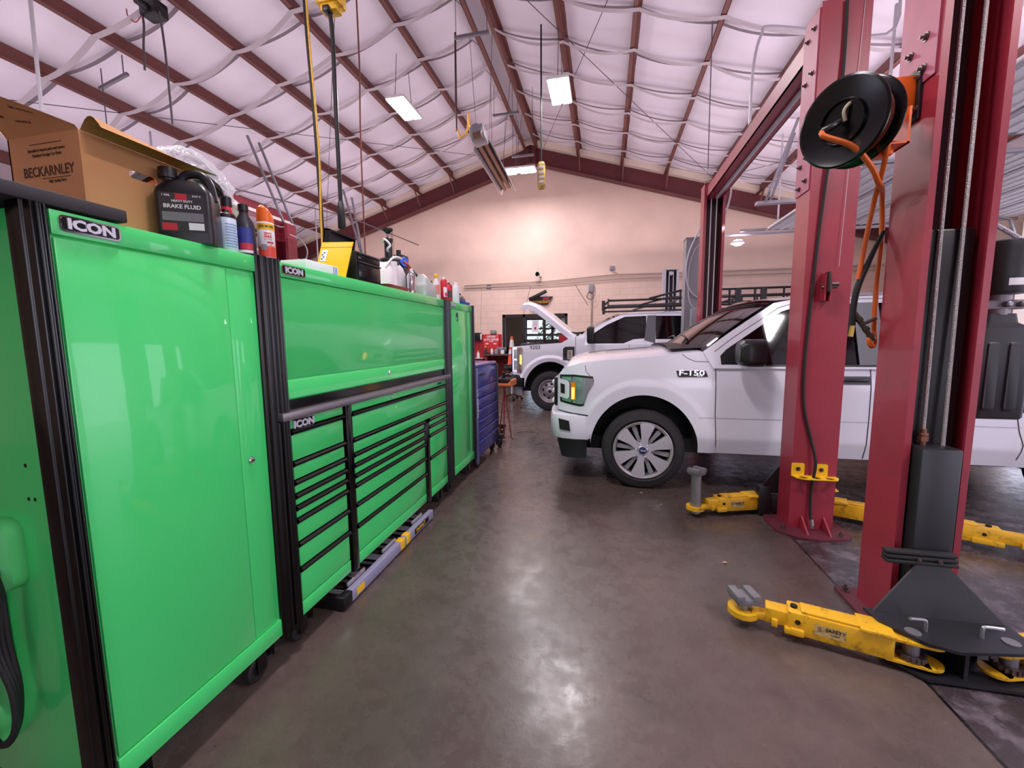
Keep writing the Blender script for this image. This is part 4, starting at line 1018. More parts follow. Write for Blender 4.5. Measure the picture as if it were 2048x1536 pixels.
# ---- white heavy duty pickup with its hood open, further back
B = Truck(dict(x0=-1.97, xc0=-1.72, xw=-1.13, xr=2.90, xend=4.1, xcut=-.42, W=.985, round=.12, zlow=.5, zsh=1.25, tumble=.25, flare=.03, ar=.55, ah=.62, zw=.43, zb=.42, zbf=.70, cy=9.70))
tb = thing('heavy_pickup', 'white heavy duty pickup with its hood raised, numbered on the fender', 'truck', (1.0, 9.70, 0))
HB = [(-1.97, 1.36), (-1.6, 1.395), (-.90, 1.44), (-.66, 1.57), (-.42, 1.60)]
ztb = lambda x: interp(HB, x) if x <= -.42 else (1.40 if x < 2.2 else 1.48)
X = B.stations()
mb = MB(); R = []
for x in X:   # open engine bay: fender skins only in front of the cowl
    pass
mb = B.loft(X, ztb, lambda x: (-.16 if x < -.62 else 0.)); obj('body', mb, white_paint, tb, ang=40)
mb = MB(); mb.box(-1.85, 4.0, 9.05, 10.35, .38, 1.15)
for xw in (B.xw, B.xr):
    for sg in (-1, 1):
        mb.rings([[(xw-r*cos(PI*k/20), B.cy+sg*y, B.zw+r*1.1*sin(PI*k/20)) for k in range(21)] for r, y in ((.548, .97), (.555, .6))], close=False)
obj('underbody', mb, mat('black underbody', '0E0D0F', .8), tb)
mb = MB(); mb.box(-1.80, -.75, 8.86, 10.54, 1.30, 1.432, .02)
for k in range(14): mb.box(*(lambda x, y, s: (x, x+s, y, y+s*1.4))(random.uniform(-1.7, -.9), random.uniform(8.85, 10.3), random.uniform(.1, .25)), 1.35, random.uniform(1.44, 1.50), .02)
eng = obj('engine', mb, mat('engine black', '1A1A1C', .5), tb)
obj('air_box', MB().box(-.98, -.70, 8.95, 9.3, 1.40, 1.63, .03), red_pl, tb)
for sg in (-1, 1):
    for xw in (B.xw, B.xr): wheel(tb, (xw, B.cy+sg*.995, .42), .425, .29, .245, 'steel', sg)
pathb = [(-1.72, 1.0), (-1.92, .985), (-2.02, .90), (-2.06, .6), (-2.07, 0)]; pathb = pathb+[(x, -y) for x, y in reversed(pathb[:-1])]
obj('front_bumper', sweep([(-.14, .52), (-.03, .50), (.0, .56), (.0, .70), (-.02, .765), (-.14, .77)], pathb, B.cy), black_pl, tb)
obj('air_dam', sweep([(-.14, .30), (-.10, .30), (-.05, .52), (-.12, .52)], [(-1.78, .94), (-1.9, .9), (-1.98, .8), (-1.98, -.8), (-1.9, -.9), (-1.78, -.94)], B.cy), grey_paint, tb)
g = obj('grille', MB().box(-2.03, -1.95, 9.0, 10.4, .82, 1.34, .02), black_pl, tb)
for z in (.98, 1.18): obj('grille_bar', MB().box(-2.05, -2.0, 9.02, 10.38, z-.03, z+.03, .01), chrome, g)
for sg in (-1, 1):
    HP = [(-1.955, 1.345), (-1.73, 1.345), (-1.715, 1.30), (-1.74, .80), (-1.955, .82)]
    h = obj('headlight', B.patch(HP, .012, 4, sg), chrome, tb)
    for z0, z1 in ((1.11, 1.31), (.87, 1.07)): obj('reflector', B.patch([(-1.92, z1), (-1.83, z1), (-1.83, z0), (-1.92, z0)], .018, 2, sg), mat('grey lens', '83868E', .1, coat=1.), h)
    obj('side_marker', B.patch([(-1.775, 1.20), (-1.735, 1.18), (-1.74, .98), (-1.78, 1.0)], .02, 2, sg), mat('amber lamp glow', 'FFE070', .3, emis=1.2), h)
    mb = B.seam([(-.60, 1.57), (-.60, .9), (-.56, .45)], .008, sg); mb.add(B.seam([(.47, 1.40), (.46, .9), (.46, .45)], .008, sg)); mb.add(B.seam([(1.5, 1.40), (1.48, .9), (1.5, .45)], .008, sg)); obj('panel_gap', mb, seam_m, tb)
    v_ = obj('fender_vent', B.patch([(-.86, 1.32), (-.81, 1.36), (-.62, 1.36), (-.62, 1.08), (-.86, 1.08)], .006, 3, sg), black_pl, tb)
    obj('vent_trim', B.patch([(-.77, 1.29), (-.66, 1.29), (-.66, 1.10), (-.77, 1.10)], .012, 2, sg), chrome, v_)
    r_ = (1, 0, 0) if sg < 0 else (-1, 0, 0)
    obj('lettering', text_mb('F-250', (-.715, B.cy+sg*(B.side(-.7, 1.2)+.014), 1.20), (0, 0, 1), (-r_[0], 0, 0), .06, .002, .02), lid, v_)
    obj('fleet_number', text_mb('9203', (-1.45, B.cy+sg*(B.side(-1.45, 1.35)+.004), 1.345), r_, (0, 0, 1), .12, .001, .004, f=None, sx=.95), lid, tb)
    obj('side_molding', B.patch([(-.55, .80), (2.2, .80), (2.2, .74), (-.55, .74)], .012, 4, sg), grey_lt, tb)
yb_ = cabside(.97, .78, 1.40, 2.02)
OUTB = [(-.45, 1.39), (-.52, 1.59), (-.10, 1.83), (.30, 2.00), (.55, 2.035), (1.4, 2.04), (1.62, 2.02), (1.75, 1.39)]
WFB = [(-.36, 1.42), (-.36, 1.55), (.02, 1.80), (.38, 1.96), (.80, 1.97), (.80, 1.52), (.55, 1.50), (.36, 1.42)]
WRB = [(.98, 1.50), (.98, 1.97), (1.50, 1.96), (1.60, 1.50)]
for sg in (-1, 1):
    mb = MB(); mb.prism(OUTB, lambda u, v: (u, B.cy+sg*yb_(u, v), v), lambda u, v: (u, B.cy+sg*(yb_(u, v)-.05), v), [WFB, WRB]); obj('cab_frame', mb, white_paint, tb, ang=25)
    obj('pillar_trim', B.patch([(.76, 1.48), (.82, 1.98), (.99, 1.98), (.97, 1.42)], .003, 0, sg, yb_), mat('dark pillar trim', '55565E', .4), tb)
    ym = B.cy+sg*1.22; mb = MB()
    mb.rings([[(x, ym+a, 1.60+b_) for a, b_ in rrect(.22*k, .36*k, .05, 4)] for x, k in ((-.36, .8), (-.30, 1.0), (-.22, 1.0))]); m_ = obj('side_mirror', mb, mat('mirror black', '1B1C1F', .32), tb)
    mb = MB(); mb.tube([(-.28, B.cy+sg*.94, 1.52), (-.28, B.cy+sg*1.12, 1.54)], .035, 8); mb.tube([(-.28, B.cy+sg*.92, 1.64), (-.28, B.cy+sg*1.12, 1.66)], .025, 8); obj('mirror_arm', mb, black_pl, m_)
    obj('marker', MB().box(-.365, -.355, ym-.10, ym+.02, 1.50, 1.56), white_pl, m_)
glass_panel(tb, WFB, B, yb_); glass_panel(tb, WRB, B, yb_)
roofb = lambda y: .30-.10*(1-y*y)
grid_roof(B, tb, roofb, 2.01, 1.70, .79, 2.03, .07, white_paint, 'roof')
mb = MB(); mb.grid(lambda u, v: ((-.50-.12*(1-(2*v-1)**2))*(1-u)+roofb(2*v-1)*u, B.cy+(2*v-1)*(.92*(1-u)+.78*u), (1.58+.03*(1-(2*v-1)**2))*(1-u)+(2.01+.038*(1-abs(2*v-1)**2.4))*u+.02*sin(PI*u)), 8, 12)
obj('windshield', mb, mat('windscreen glass', '100D0A', .03, coat=.5, spec=.8), tb)
mb = MB(); mb.grid(lambda u, v: (1.70+.05*u, B.cy+(2*v-1)*(.79+.18*u), 2.01-.6*u+.05*(1-u)*(1-(2*v-1)**2)), 4, 6); obj('rear_glass', mb, glass_dark, tb)
# raised hood
def hoodp(off):
    prof = [(-.60, 1.60), (-.72, 1.665), (-.95, 1.85), (-1.20, 2.06), (-1.45, 2.245), (-1.60, 2.305), (-1.72, 2.295), (-1.775, 2.245)]
    return prof
def hood_f(u, v):
    pr = hoodp(0); k = u*(len(pr)-1); i = min(int(k), len(pr)-2); t = k-i
    x = pr[i][0]+(pr[i+1][0]-pr[i][0])*t; z = pr[i][1]+(pr[i+1][1]-pr[i][1])*t; y = 2*v-1
    return (x, B.cy+y*.88, z+.05*(1-y*y)-.05*max(0, abs(y)-.85)/.15)
mb = MB(); mb.grid(hood_f, 21, 16); h = obj('hood', mb, white_paint, tb, ang=50)
for sg in (-1, 1):
    mb = MB()
    P = [hood_f(k/21, 0 if sg < 0 else 1) for k in range(22)]
    R = [[Vector(p), Vector(p)+Vector((-.03, 0, -.10 if 2 < i < 19 else -.05)), Vector(p)+Vector((-.03, -sg*.03, -.10 if 2 < i < 19 else -.05)), Vector(p)+Vector((0, -sg*.03, 0))] for i, p in enumerate(P)]
    mb.rings(R); obj('hood_edge', mb, white_paint, h)
mb = MB(); mb.grid(lambda u, v: tuple(Vector(hood_f(.05+.9*u, .04+.92*v))+Vector((-.03, 0, -.06))), 10, 6); obj('hood_liner', mb, mat('hood liner', '3A3A40', .8), h)
mb = MB(); mb.tube([(-1.35, 9.0, 1.42), (-.98, 9.0, 1.83)], .012, 6); obj('hood_strut', mb, black_pl, tb)
mb = MB(); mb.tube([(-.62, 8.95, 1.60), (-.70, 8.95, 1.66), (-.60, 8.95, 1.64), (-.42, 9.1, 1.66)], .02, 6, 4); obj('hinge', mb, black_pl, tb)
mb = MB(); mb.tube([(-.36, 10.5, 1.62), (-.34, 10.52, 2.25)], .004, 5); obj('antenna', mb, black_pl, tb)
# ladder rack
mb = MB(); K = .022
for y in (8.98, 10.42):
    mb.tube([(-.02, y, 2.22), (.06, y, 2.30), (4.0, y, 2.32)], K, 8); mb.tube([(-.02, y, 2.16), (4.0, y, 2.17)], K, 8)
    mb.tube([(.62, y, 2.18), (1.15, y, 2.32)], K*.8, 8); mb.tube([(.85, y, 2.32), (1.45, y, 2.46), (4.0, y, 2.46)], K, 8)
    for x in (1.45, 1.9, 2.35, 2.8, 3.3, 3.9): mb.tube([(x, y, 2.17), (x, y, 2.46)], K*.9, 6)
    mb.box(2.9, 3.0, y-.03, y+.03, 2.17, 2.46); mb.box(2.45, 2.55, y-.03, y+.03, 2.17, 2.46)
    for x in (1.9, 3.9): mb.tube([(x, y, 1.45), (x, y, 2.2)], .03, 6)
    mb.cyl((-.05, y, 2.10), (-.05, y, 2.30), .035)
for x in (.05, 1.45, 2.6, 3.9): mb.tube([(x, 8.98, 2.32), (x, 10.42, 2.32)], K, 8)
obj('ladder_rack', mb, mat('rack black', '1A1618', .45), tb)
# cone standing on the front bumper's step stool
# ------------------------------------------------------------------ two post lifts
cable_m = mat('wire rope', 'A9A2A2', .45, metal=.5, bump=.6, bscale=160)
def column_mb(x0, x1, y0, y1, z0, z1, opening, t=.012, lip=.035):
    """C channel, opening towards -Y (opening=-1) or +Y (+1)"""
    if opening < 0: P = [(x0, y0), (x0, y1), (x1, y1), (x1, y0), (x1-lip, y0), (x1-lip, y0+t), (x1-t, y0+t), (x1-t, y1-t), (x0+t, y1-t), (x0+t, y0+t), (x0+lip, y0+t), (x0+lip, y0)]
    else: P = [(x0, y1), (x0, y0), (x1, y0), (x1, y1), (x1-lip, y1), (x1-lip, y1-t), (x1-t, y1-t), (x1-t, y0+t), (x0+t, y0+t), (x0+t, y1-t), (x0+lip, y1-t), (x0+lip, y1)]
    # soften the two closed corners
    mb = MB(); mb.prism(P, lambda u, v: (u, v, z0), lambda u, v: (u, v, z1)); return mb
bolt_m = mat('bolt steel', '6A5A58', .4, metal=.7)
def bolt(parent, p, ax, r=.014, l=.014):
    a = Vector(ax); mb = MB(); mb.cyl(p, Vector(p)+a*l, r, seg=6); mb.cyl(Vector(p)-a*.0, Vector(p)+a*.004, r*1.5, seg=14); mb.cyl(p, Vector(p)+a*(l+.014), r*.5, seg=8)
    return obj('bolt', mb, bolt_m, parent)
def arm(parent, p0, p1, z0, zpad, pad='low', yaw_label=True):
    """yellow lift arm from the pivot p0 to the pad p1 (x,y)"""
    p0, p1 = Vector((p0[0], p0[1], 0)), Vector((p1[0], p1[1], 0)); d = p1-p0; L = d.length; a = math.atan2(d.y, d.x)
    e = bpy.data.objects.new('arm', None); C.objects.link(e); e.parent = parent; e.location = p0-parent.location
    M = Matrix.Translation(p0) @ Matrix.Rotation(a, 4, 'Z')
    mb = MB(); w = .055; h = .115
    mb.box(.07, L*.70, -w, w, z0, z0+h, .006); mb.box(.10, L*.62, -w*.8, w*.8, z0+h, z0+h+.012, .004); mb.box(.07, .20, -w-.012, w+.012, z0+h-.004, z0+h+.014, .004)
    for s in (-1, 1):
        mb.box(-.06, .10, -w, w, z0+h-.012 if s > 0 else z0, z0+h if s > 0 else z0+.012); mb.cyl((-.06, 0, z0+h-.012 if s > 0 else z0), (-.06, 0, z0+h if s > 0 else z0+.012), w)
    mb.box(L*.62, L*.70+.012, -w-.010, w+.010, z0-.002, z0+.03, .004); mb.box(L*.60, L*.68, -w-.012, w+.012, z0+.0, z0+.035, .004)
    mb.xf(M); obj('outer_beam', mb, yellow_arm, e)
    mb = MB(); mb.box(L*.55, L*.84, -w*.72, w*.72, z0+.018, z0+h-.018, .006); mb.box(L*.76, L*.80, -w, w, z0+.01, z0+.05, .004)
    mb.box(L*.82, L*.93, -w*.55, w*.55, z0+.015, z0+.05, .004); mb.cyl((L*.985, 0, z0+.012), (L*.985, 0, z0+.042), .075, seg=24); mb.xf(M); obj('inner_beam', mb, yellow_arm, e)
    mb = MB(); mb.cyl((L*.64, -w-.004, z0+.07), (L*.64, w+.004, z0+.07), .012, seg=12); mb.cyl((L*.66, 0, z0+h-.02), (L*.66, 0, z0+h+.012), .016, seg=12); mb.xf(M); obj('stop_bolt', mb, darkblack, e)
    for s in (-1, 1):
        lb = MB(); lb.box(L*.36, L*.54, s*(w+.0006)-.0004, s*(w+.0006)+.0004, z0+.03, z0+.085); lb.xf(M); lo = obj('warning_label', lb, mat('worn label', 'C9A868', .6, dirt='7A6A48', dscale=40, dlo=.45, dhi=.6), e)
        o = M @ Vector((L*.42 if s < 0 else L*.42, s*(w+.0014), z0+.067)); r = (M.to_3x3() @ Vector((1, 0, 0)))*(1 if s < 0 else -1)
        if abs(a) > PI/2: pass
        obj('lettering', text_mb([('SAFETY', 0, 0, 1), ('-----', 0, -.017, .9)], o, r, (0, 0, 1), .024, .0003, .02), lid, lo)
    pe = bpy.data.objects.new('lift_pad', None); C.objects.link(pe); pe.parent = e; pe.location = Vector((L*.985*cos(a), L*.985*sin(a), 0))
    c = p0+d*.985
    mb = MB(); pz = zpad
    mb.cyl((c.x, c.y, z0-.02), (c.x, c.y, pz-.05), .03 if pad == 'low' else .042, seg=20)
    if pad != 'low': mb.cyl((c.x, c.y, pz-.12), (c.x, c.y, pz-.03), .022, seg=16)
    obj('pad_post', mb, zinc, pe)
    mb = MB(); K = Matrix.Translation((c.x, c.y, 0)) @ Matrix.Rotation(a+.5, 4, 'Z')
    mb.box(-.055, .055, -.055, .055, pz-.05, pz-.015, .008); mb.box(-.062, -.02, -.055, .055, pz-.03, pz+.006, .003); mb.box(.02, .062, -.055, .055, pz-.03, pz+.006, .003); mb.xf(K); obj('pad', mb, mat('worn grey pad', '6E6C70', .55, var=.2), pe)
    mb = MB(); mb.cyl((p0.x, p0.y, z0-.012), (p0.x, p0.y, z0+h+.02), .03, seg=18); obj('pivot_pin', mb, zinc, e)
    mb = MB()
    for k in range(16):
        q = 2*PI*k/16; mb.cbox((p0.x+.05*cos(q), p0.y+.05*sin(q), z0+.028), (.012, .012, .022))
    mb.cyl((p0.x, p0.y, z0+.018), (p0.x, p0.y, z0+.038), .05, seg=20); obj('restraint_gear', mb, bolt_m, e)
    return e
# near lift (its second column stands behind the camera)
ln = thing('lift_column', 'nearest red lift column with wire ropes and black carriage facing the camera', 'vehicle lift', (1.6, 2.5, 0))
x0, x1, y0, y1 = 1.462, 1.742, 2.405, 2.672
obj('column', column_mb(x0, x1, y0, y1, .02, 4.2, -1, .012, .03), red_lift, ln)
mb = MB(); mb.box(x0-.008, x0, y0+.02, y1+.008, 2.74, 4.15); mb.box(x1, x1+.008, y0+.02, y1, 2.74, 4.15); mb.box(x0, x1, y1, y1+.008, 2.74, 4.15); obj('extension_sleeve', mb, mat('faded red paint', 'A8506A', .5, var=.1), ln)
for z in (2.80, 2.94, 3.28): bolt(ln, (x0-.008, 2.50, z), (-1, 0, 0)); bolt(ln, (x0-.008, 2.60, z-.03), (-1, 0, 0))
mb = MB(); mb.box(x0+.034, x1-.034, y0+.06, y1-.02, .40, 2.05, .01); obj('hydraulic_channel', mb, mat('dark hydraulic black', '0C0B0E', .35), ln)
obj('channel_shade', MB().box(x0+.013, x1-.013, y1-.018, y1-.012, .3, 4.2), mat('shaded wine red', '3A141E', .6), ln)  # thin dark sheet: the shade inside the channel put into colour
ca = bpy.data.objects.new('carriage', None); C.objects.link(ca); ca.parent = ln; ca.location = (0, -.15, 0)
blk = mat('black steel', '1B1B20', .38, var=.15, dirt='3E3C42', dscale=7, dlo=.6, dhi=.9)
obj('carriage_tube', MB().box(1.502, 1.672, 2.345, 2.54, .03, 1.0, .012), blk, ca)
mb = MB()
for k in range(3): mb.box(1.37, 1.665, 2.29+.006*k, 2.345, .432+.021*k, .450+.021*k, .006)
obj('door_bumper', mb, rubber, ca)
for x in (1.50, 1.585): bolt(ca, (x, 2.291, .462), (0, -1, 0), .006, .002)
mb = MB(); mb.prism([(1.525, .42), (1.650, .42), (1.86, .175), (1.315, .175)], lambda u, v: (u, 2.345-(.42-v)*.25, v), lambda u, v: (u, 2.333-(.42-v)*.25, v)); obj('gusset', mb, blk, ca)
mb = MB(); mb.prism([(1.29, 2.30), (1.30, 2.20), (1.42, 2.07), (1.52, 2.035), (1.84, 2.09), (1.87, 2.12), (1.86, 2.32)], lambda u, v: (u, v, .168), lambda u, v: (u, v, .182)); obj('arm_plate', mb, blk, ca)
mb = MB(); mb.prism([(1.30, 2.33), (1.32, 2.16), (1.42, 2.05), (1.80, 2.05), (1.88, 2.15), (1.88, 2.33)], lambda u, v: (u, v, .012), lambda u, v: (u, v, .026)); mb.box(1.57, 1.585, 2.08, 2.3, .02, .17); mb.box(1.44, 1.72, 2.22, 2.34, .02, .17); obj('arm_plate', mb, blk, ca)
for x, y in ((1.405, 2.14), (1.78, 2.15)): obj('pivot_cap', MB().cyl((x, y, .180), (x, y, .186), .03, seg=20), zinc, ca)
for x, s in ((1.465, -1), (1.68, 1)):
    mb = MB(); mb.tube([(x, 2.16, .17), (x, 2.16, .225), (x+s*.012, 2.16, .235), (x+s*.07, 2.15, .24)], .008, 8, 3); obj('release_pin', mb, zinc, ca)
arm(ln, (1.405, 2.14), (.74, 2.33), .045, .175)
arm(ln, (1.78, 2.15), (2.75, 2.42), .045, .175)
for x in (1.565, 1.652):
    mb = MB(); mb.tube([(x, 2.47, 4.15), (x-.008, 2.45, 2.0), (x-.012, 2.43, 1.0)], .0085, 8); obj('wire_rope', mb, cable_m, ln)
mb = MB(); mb.cyl((1.553, 2.43, .90), (1.555, 2.43, 1.08), .012, seg=12); mb.cyl((1.554, 2.43, 1.02), (1.554, 2.43, 1.045), .022, seg=6); mb.cyl((1.554, 2.43, 1.05), (1.554, 2.43, 1.06), .02, seg=16); obj('rope_stud', mb, mat('rusty stud', '8A5A48', .5, metal=.5), ln)
obj('base_plate', MB().box(1.39, 1.86, 2.36, 2.77, .0, .02, .003), mat('base plate red', '5E2430', .5, var=.2), ln)
bolt(ln, (1.43, 2.73, .02), (0, 0, 1), .016, .025); bolt(ln, (1.80, 2.74, .02), (0, 0, 1), .016, .025)
# power unit
pu = thing('power_unit', 'black electric motor and ribbed oil tank on the right of the nearest column', 'hydraulic pump', (1.88, 2.56, 1.13))
px_, py_ = 1.885, 2.56
mb = MB(); mb.lathe([(.05, 1.735), (.098, 1.74), (.104, 1.76), (.104, 1.955), (.098, 1.985), (.06, 1.995)], (px_, py_, 0)); obj('motor', mb, black_pl, pu)
mb = MB(); mb.box(px_+.09, px_+.15, py_-.06, py_+.04, 1.80, 1.95, .01); obj('switch_box', mb, black_pl, pu)
mb = MB(); mb.cyl((px_, py_, 1.64), (px_, py_, 1.74), .05); mb.box(px_-.10, px_+.08, py_-.05, py_+.05, 1.665, 1.71, .006); obj('valve_block', mb, mat('cast grey', '8A8088', .45, metal=.5), pu)
for q in (.0, .055): mb = MB(); mb.lathe([(.014, 0), (.014, .025), (.008, .03)], (px_+q, py_-.05, 1.688), (0, -1, 0), 12); obj('fitting', mb, zinc, pu)
mb = MB(); mb.rings([[(px_+a, py_+b_, z) for a, b_ in rrect(.225*k, .17*k, .04*k, 5)] for z, k in ((1.13, .93), (1.14, 1.0), (1.54, 1.04), (1.575, .98), (1.60, .62), (1.645, .55))]); tk = obj('oil_tank', mb, mat('tank black', '2B292E', .45), pu)
for q in (-.055, .03):
    mb = MB(); mb.rings([[(px_+q+a, py_-.087-o, 1.34+b_) for a, b_ in rrect(.05*k, .34*k, .012, 3)] for o, k in ((0, 1), (.008, .93))]); obj('rib', mb, mat('tank black', '2B292E', .45), tk)
a0 = MB(); a0.grid(lambda u, v: (px_+.105*cos(-1.45+.75*u), py_+.105*sin(-1.45+.75*u), 1.865+.075*v), 6, 1); obj('label', a0, paper, pu)
a0 = MB(); a0.grid(lambda u, v: (px_+.105*cos(-1.9+1.15*u), py_+.105*sin(-1.9+1.15*u), 1.775+.033*v), 8, 1); obj('label', a0, paper, pu)
obj('label', MB().box(px_+.1175, px_+.1185, py_-.06, py_+.05, 1.16, 1.42), paper, tk)
mb = MB(); mb.box(1.742, px_-.08, py_-.03, py_+.05, 1.82, 1.92); mb.box(px_-.11, px_-.1, py_-.05, py_+.05, 1.78, 1.96, .004); obj('mount_bracket', mb, red_lift, pu)
mb = MB(); mb.tube([(px_+.08, py_-.03, 1.69), (px_+.13, py_-.02, 1.64), (px_+.16, py_, 1.5), (px_+.16, py_+.02, 1.3)], .009, 8, 5); obj('hose', mb, rubber, pu)
mb = MB(); mb.tube([(1.75, 2.67, 2.2), (1.95, 2.70, 2.10), (2.2, 2.78, 2.0), (2.6, 2.9, 1.95)], .012, 8, 6); solo('flex_conduit', mb, mat('ribbed conduit', 'B5AAB4', .35, metal=.5, bump=.8, bscale=120), 'ribbed grey flexible conduit behind the power unit', 'conduit')

# far lift across the front pickup: column with its back to us, far column and overhead beam
lf = thing('vehicle_lift', 'red two post lift over the front pickup, joined by an overhead beam', 'vehicle lift', (1.6, 5.4, 0))
cx0, cx1 = 1.455, 1.765
obj('column', column_mb(cx0, cx1, 3.60, 3.83, .02, 3.88, 1, .012, .035), red_lift, lf)
fcol = obj('column', column_mb(cx0+.0, cx1+.0, 7.16, 7.40, .02, 3.86, -1, .012, .04), red_lift, lf)
obj('channel_shade', MB().box(cx0+.013, cx1-.013, 7.382, 7.388, .02, 3.85), mat('shaded wine red', '3A141E', .6), fcol)  # inner shade of the far column, painted on a thin sheet
mb = MB()
for z in (2.74, 2.78, 3.30, 3.34, 3.7): pass
sl = mat('faded red paint', 'A8506A', .5, var=.1)
mb = MB(); mb.box(cx0-.008, cx0, 3.612, 3.84, 2.62, 3.85); mb.box(cx1, cx1+.008, 3.612, 3.84, 2.62, 3.85); obj('extension_sleeve', mb, sl, lf)
for z in (2.70, 2.86, 3.45, 3.75): bolt(lf, (cx0-.008, 3.67, z), (-1, 0, 0)); bolt(lf, (cx0-.008, 3.77, z-.03), (-1, 0, 0))
mb = MB(); mb.box(1.49, 1.72, 3.80, 7.25, 3.66, 3.672); mb.box(1.49, 1.502, 3.80, 7.25, 3.66, 3.83); mb.box(1.708, 1.72, 3.80, 7.25, 3.66, 3.83); mb.box(1.49, 1.72, 3.80, 7.25, 3.82, 3.832); obj('overhead_beam', mb, red_lift, lf)
mb = MB(); mb.box(1.60, 1.64, 3.9, 7.1, 3.62, 3.655, .01); obj('shutoff_bar', mb, grey_lt, lf)
mb = MB(); mb.box(cx0+.02, cx1-.02, 7.13, 7.16, 3.70, 3.86); mb.box(cx0, cx1, 7.12, 7.42, 3.86, 3.875); obj('top_plate', mb, red_lift, lf)
for x in (cx0+.06, cx1-.06): bolt(lf, (x, 7.13, 3.80), (0, -1, 0), .016)
for x in (1.57, 1.65):
    mb = MB(); mb.tube([(x, 7.22, 3.85), (x, 7.22, .5)], .008, 6); obj('wire_rope', mb, mat('pale rope', 'D8D0D8', .5), lf)
mb = MB(); mb.prism([(1.33, 3.72), (1.345, 3.51), (1.46, 3.415), (1.60, 3.40), (1.80, 3.45), (1.86, 3.52), (1.86, 3.90), (1.36, 3.90)], lambda u, v: (u, v, 0), lambda u, v: (u, v, .02)); obj('base_plate', mb, mat('base plate red', '5E2430', .5, var=.2), lf)
for x in (1.545, 1.70):
    mb = MB(); mb.prism([(3.60, .02), (3.47, .02), (3.60, .12)], lambda u, v: (x-.006, u, v), lambda u, v: (x+.006, u, v)); obj('base_gusset', mb, red_lift, lf)
for x, y in ((1.40, 3.56), (1.78, 3.50), (1.40, 3.84)): bolt(lf, (x, y, .02), (0, 0, 1), .016, .025)
obj('carriage', MB().box(1.36, 1.86, 3.84, 4.02, .03, .19, .008), blk, lf)
mb = MB(); mb.prism([(1.30, .20), (1.52, .52), (1.70, .52), (1.90, .20)], lambda u, v: (u, 3.86, v), lambda u, v: (u, 3.874, v)); obj('carriage_gusset', mb, blk, lf)
mb = MB(); mb.box(1.31, 1.40, 3.82, 3.92, .02, .26, .004); obj('arm_guard', mb, blk, lf)
arm(lf, (1.40, 3.93), (.775, 3.735), .045, .415, 'high')
arm(lf, (1.80, 3.93), (3.2, 3.36), .045, .175)
mb = MB()
P = [(1.60, 3.585, 3.86), (1.605, 3.583, 3.5), (1.59, 3.57, 3.1), (1.55, 3.575, 2.76), (1.525, 3.588, 2.3), (1.50, 3.59, 1.7), (1.49, 3.59, 1.3), (1.505, 3.588, 1.0), (1.565, 3.585, .75), (1.60, 3.56, .56), (1.59, 3.58, .35), (1.595, 3.57, .12), (1.61, 3.55, .05)]
mb.tube(P, .011, 8, 6); solo('hydraulic_hose', mb, rubber, 'black hydraulic hose running down the back of the second red column', 'hose')
mb = MB(); mb.tube([(1.60, 3.565, .11), (1.605, 3.555, .045)], .014, 8); solo('hose_fitting', mb, zinc, 'metal hose fitting at the foot of the second red column', 'fitting')
mb = MB(); mb.tube([(1.715, 3.595, 3.85), (1.665, 3.575, 2.05)], .0018, 4); solo('latch_cable', mb, grey_lt, 'thin grey latch cable on the second red column', 'cable')
lt = thing('safety_latch', 'rusty safety latch bolted on the back of the second red column', 'latch', (1.62, 3.57, 1.85))
mb = MB(); mb.box(1.565, 1.575, 3.53, 3.60, 1.80, 2.0); mb.box(1.60, 1.61, 3.53, 3.60, 1.80, 2.0); obj('bracket', mb, red_lift, lt)
mb = MB(); mb.box(1.578, 1.597, 3.51, 3.58, 1.86, 2.01, .005); obj('pawl', mb, mat('dark iron', '3A302A', .5, metal=.4), lt)
mb = MB(); mb.cyl((1.55, 3.55, 1.90), (1.65, 3.55, 1.90), .012, seg=12); mb.cyl((1.61, 3.545, 1.92), (1.655, 3.545, 1.92), .018, seg=12); obj('pin', mb, bolt_m, lt)
ad = thing('adapter_rack', 'yellow three hole adapter rack bolted low on the second red column', 'bracket', (1.61, 3.56, .44))
mb = MB()
for x in (1.495, 1.655): mb.prism(rrect(.09, .10, .012, 3, x, .50), lambda u, v: (u, 3.598, v), lambda u, v: (u, 3.590, v))
hl = [[(x+.030*cos(2*PI*k/18), 3.545+.030*sin(2*PI*k/18)) for k in range(18)] for x in (1.515, 1.605, 1.695)]
mb.prism([(1.45, 3.598), (1.76, 3.598), (1.765, 3.56), (1.735, 3.51), (1.52, 3.50), (1.465, 3.53)], lambda u, v: (u, v, .446), lambda u, v: (u, v, .454), hl); obj('bracket', mb, yellow, ad)
for x in (1.495, 1.655): bolt(ad, (x, 3.590, .505), (0, -1, 0), .011, .004)
mb = MB(); mb.prism([(0, .40), (0, .50), (.10, .50), (.10, .44)], lambda u, v: (1.765, 3.70+u, v), lambda u, v: (1.773, 3.70+u, v)); 
mb.prism([(1.765, 3.68), (1.84, 3.70), (1.85, 3.80), (1.765, 3.84)], lambda u, v: (u, v, .30), lambda u, v: (u, v, .308)); obj_ = solo('side_bracket', mb, yellow, 'small yellow bracket on the right side of the second red column', 'bracket')
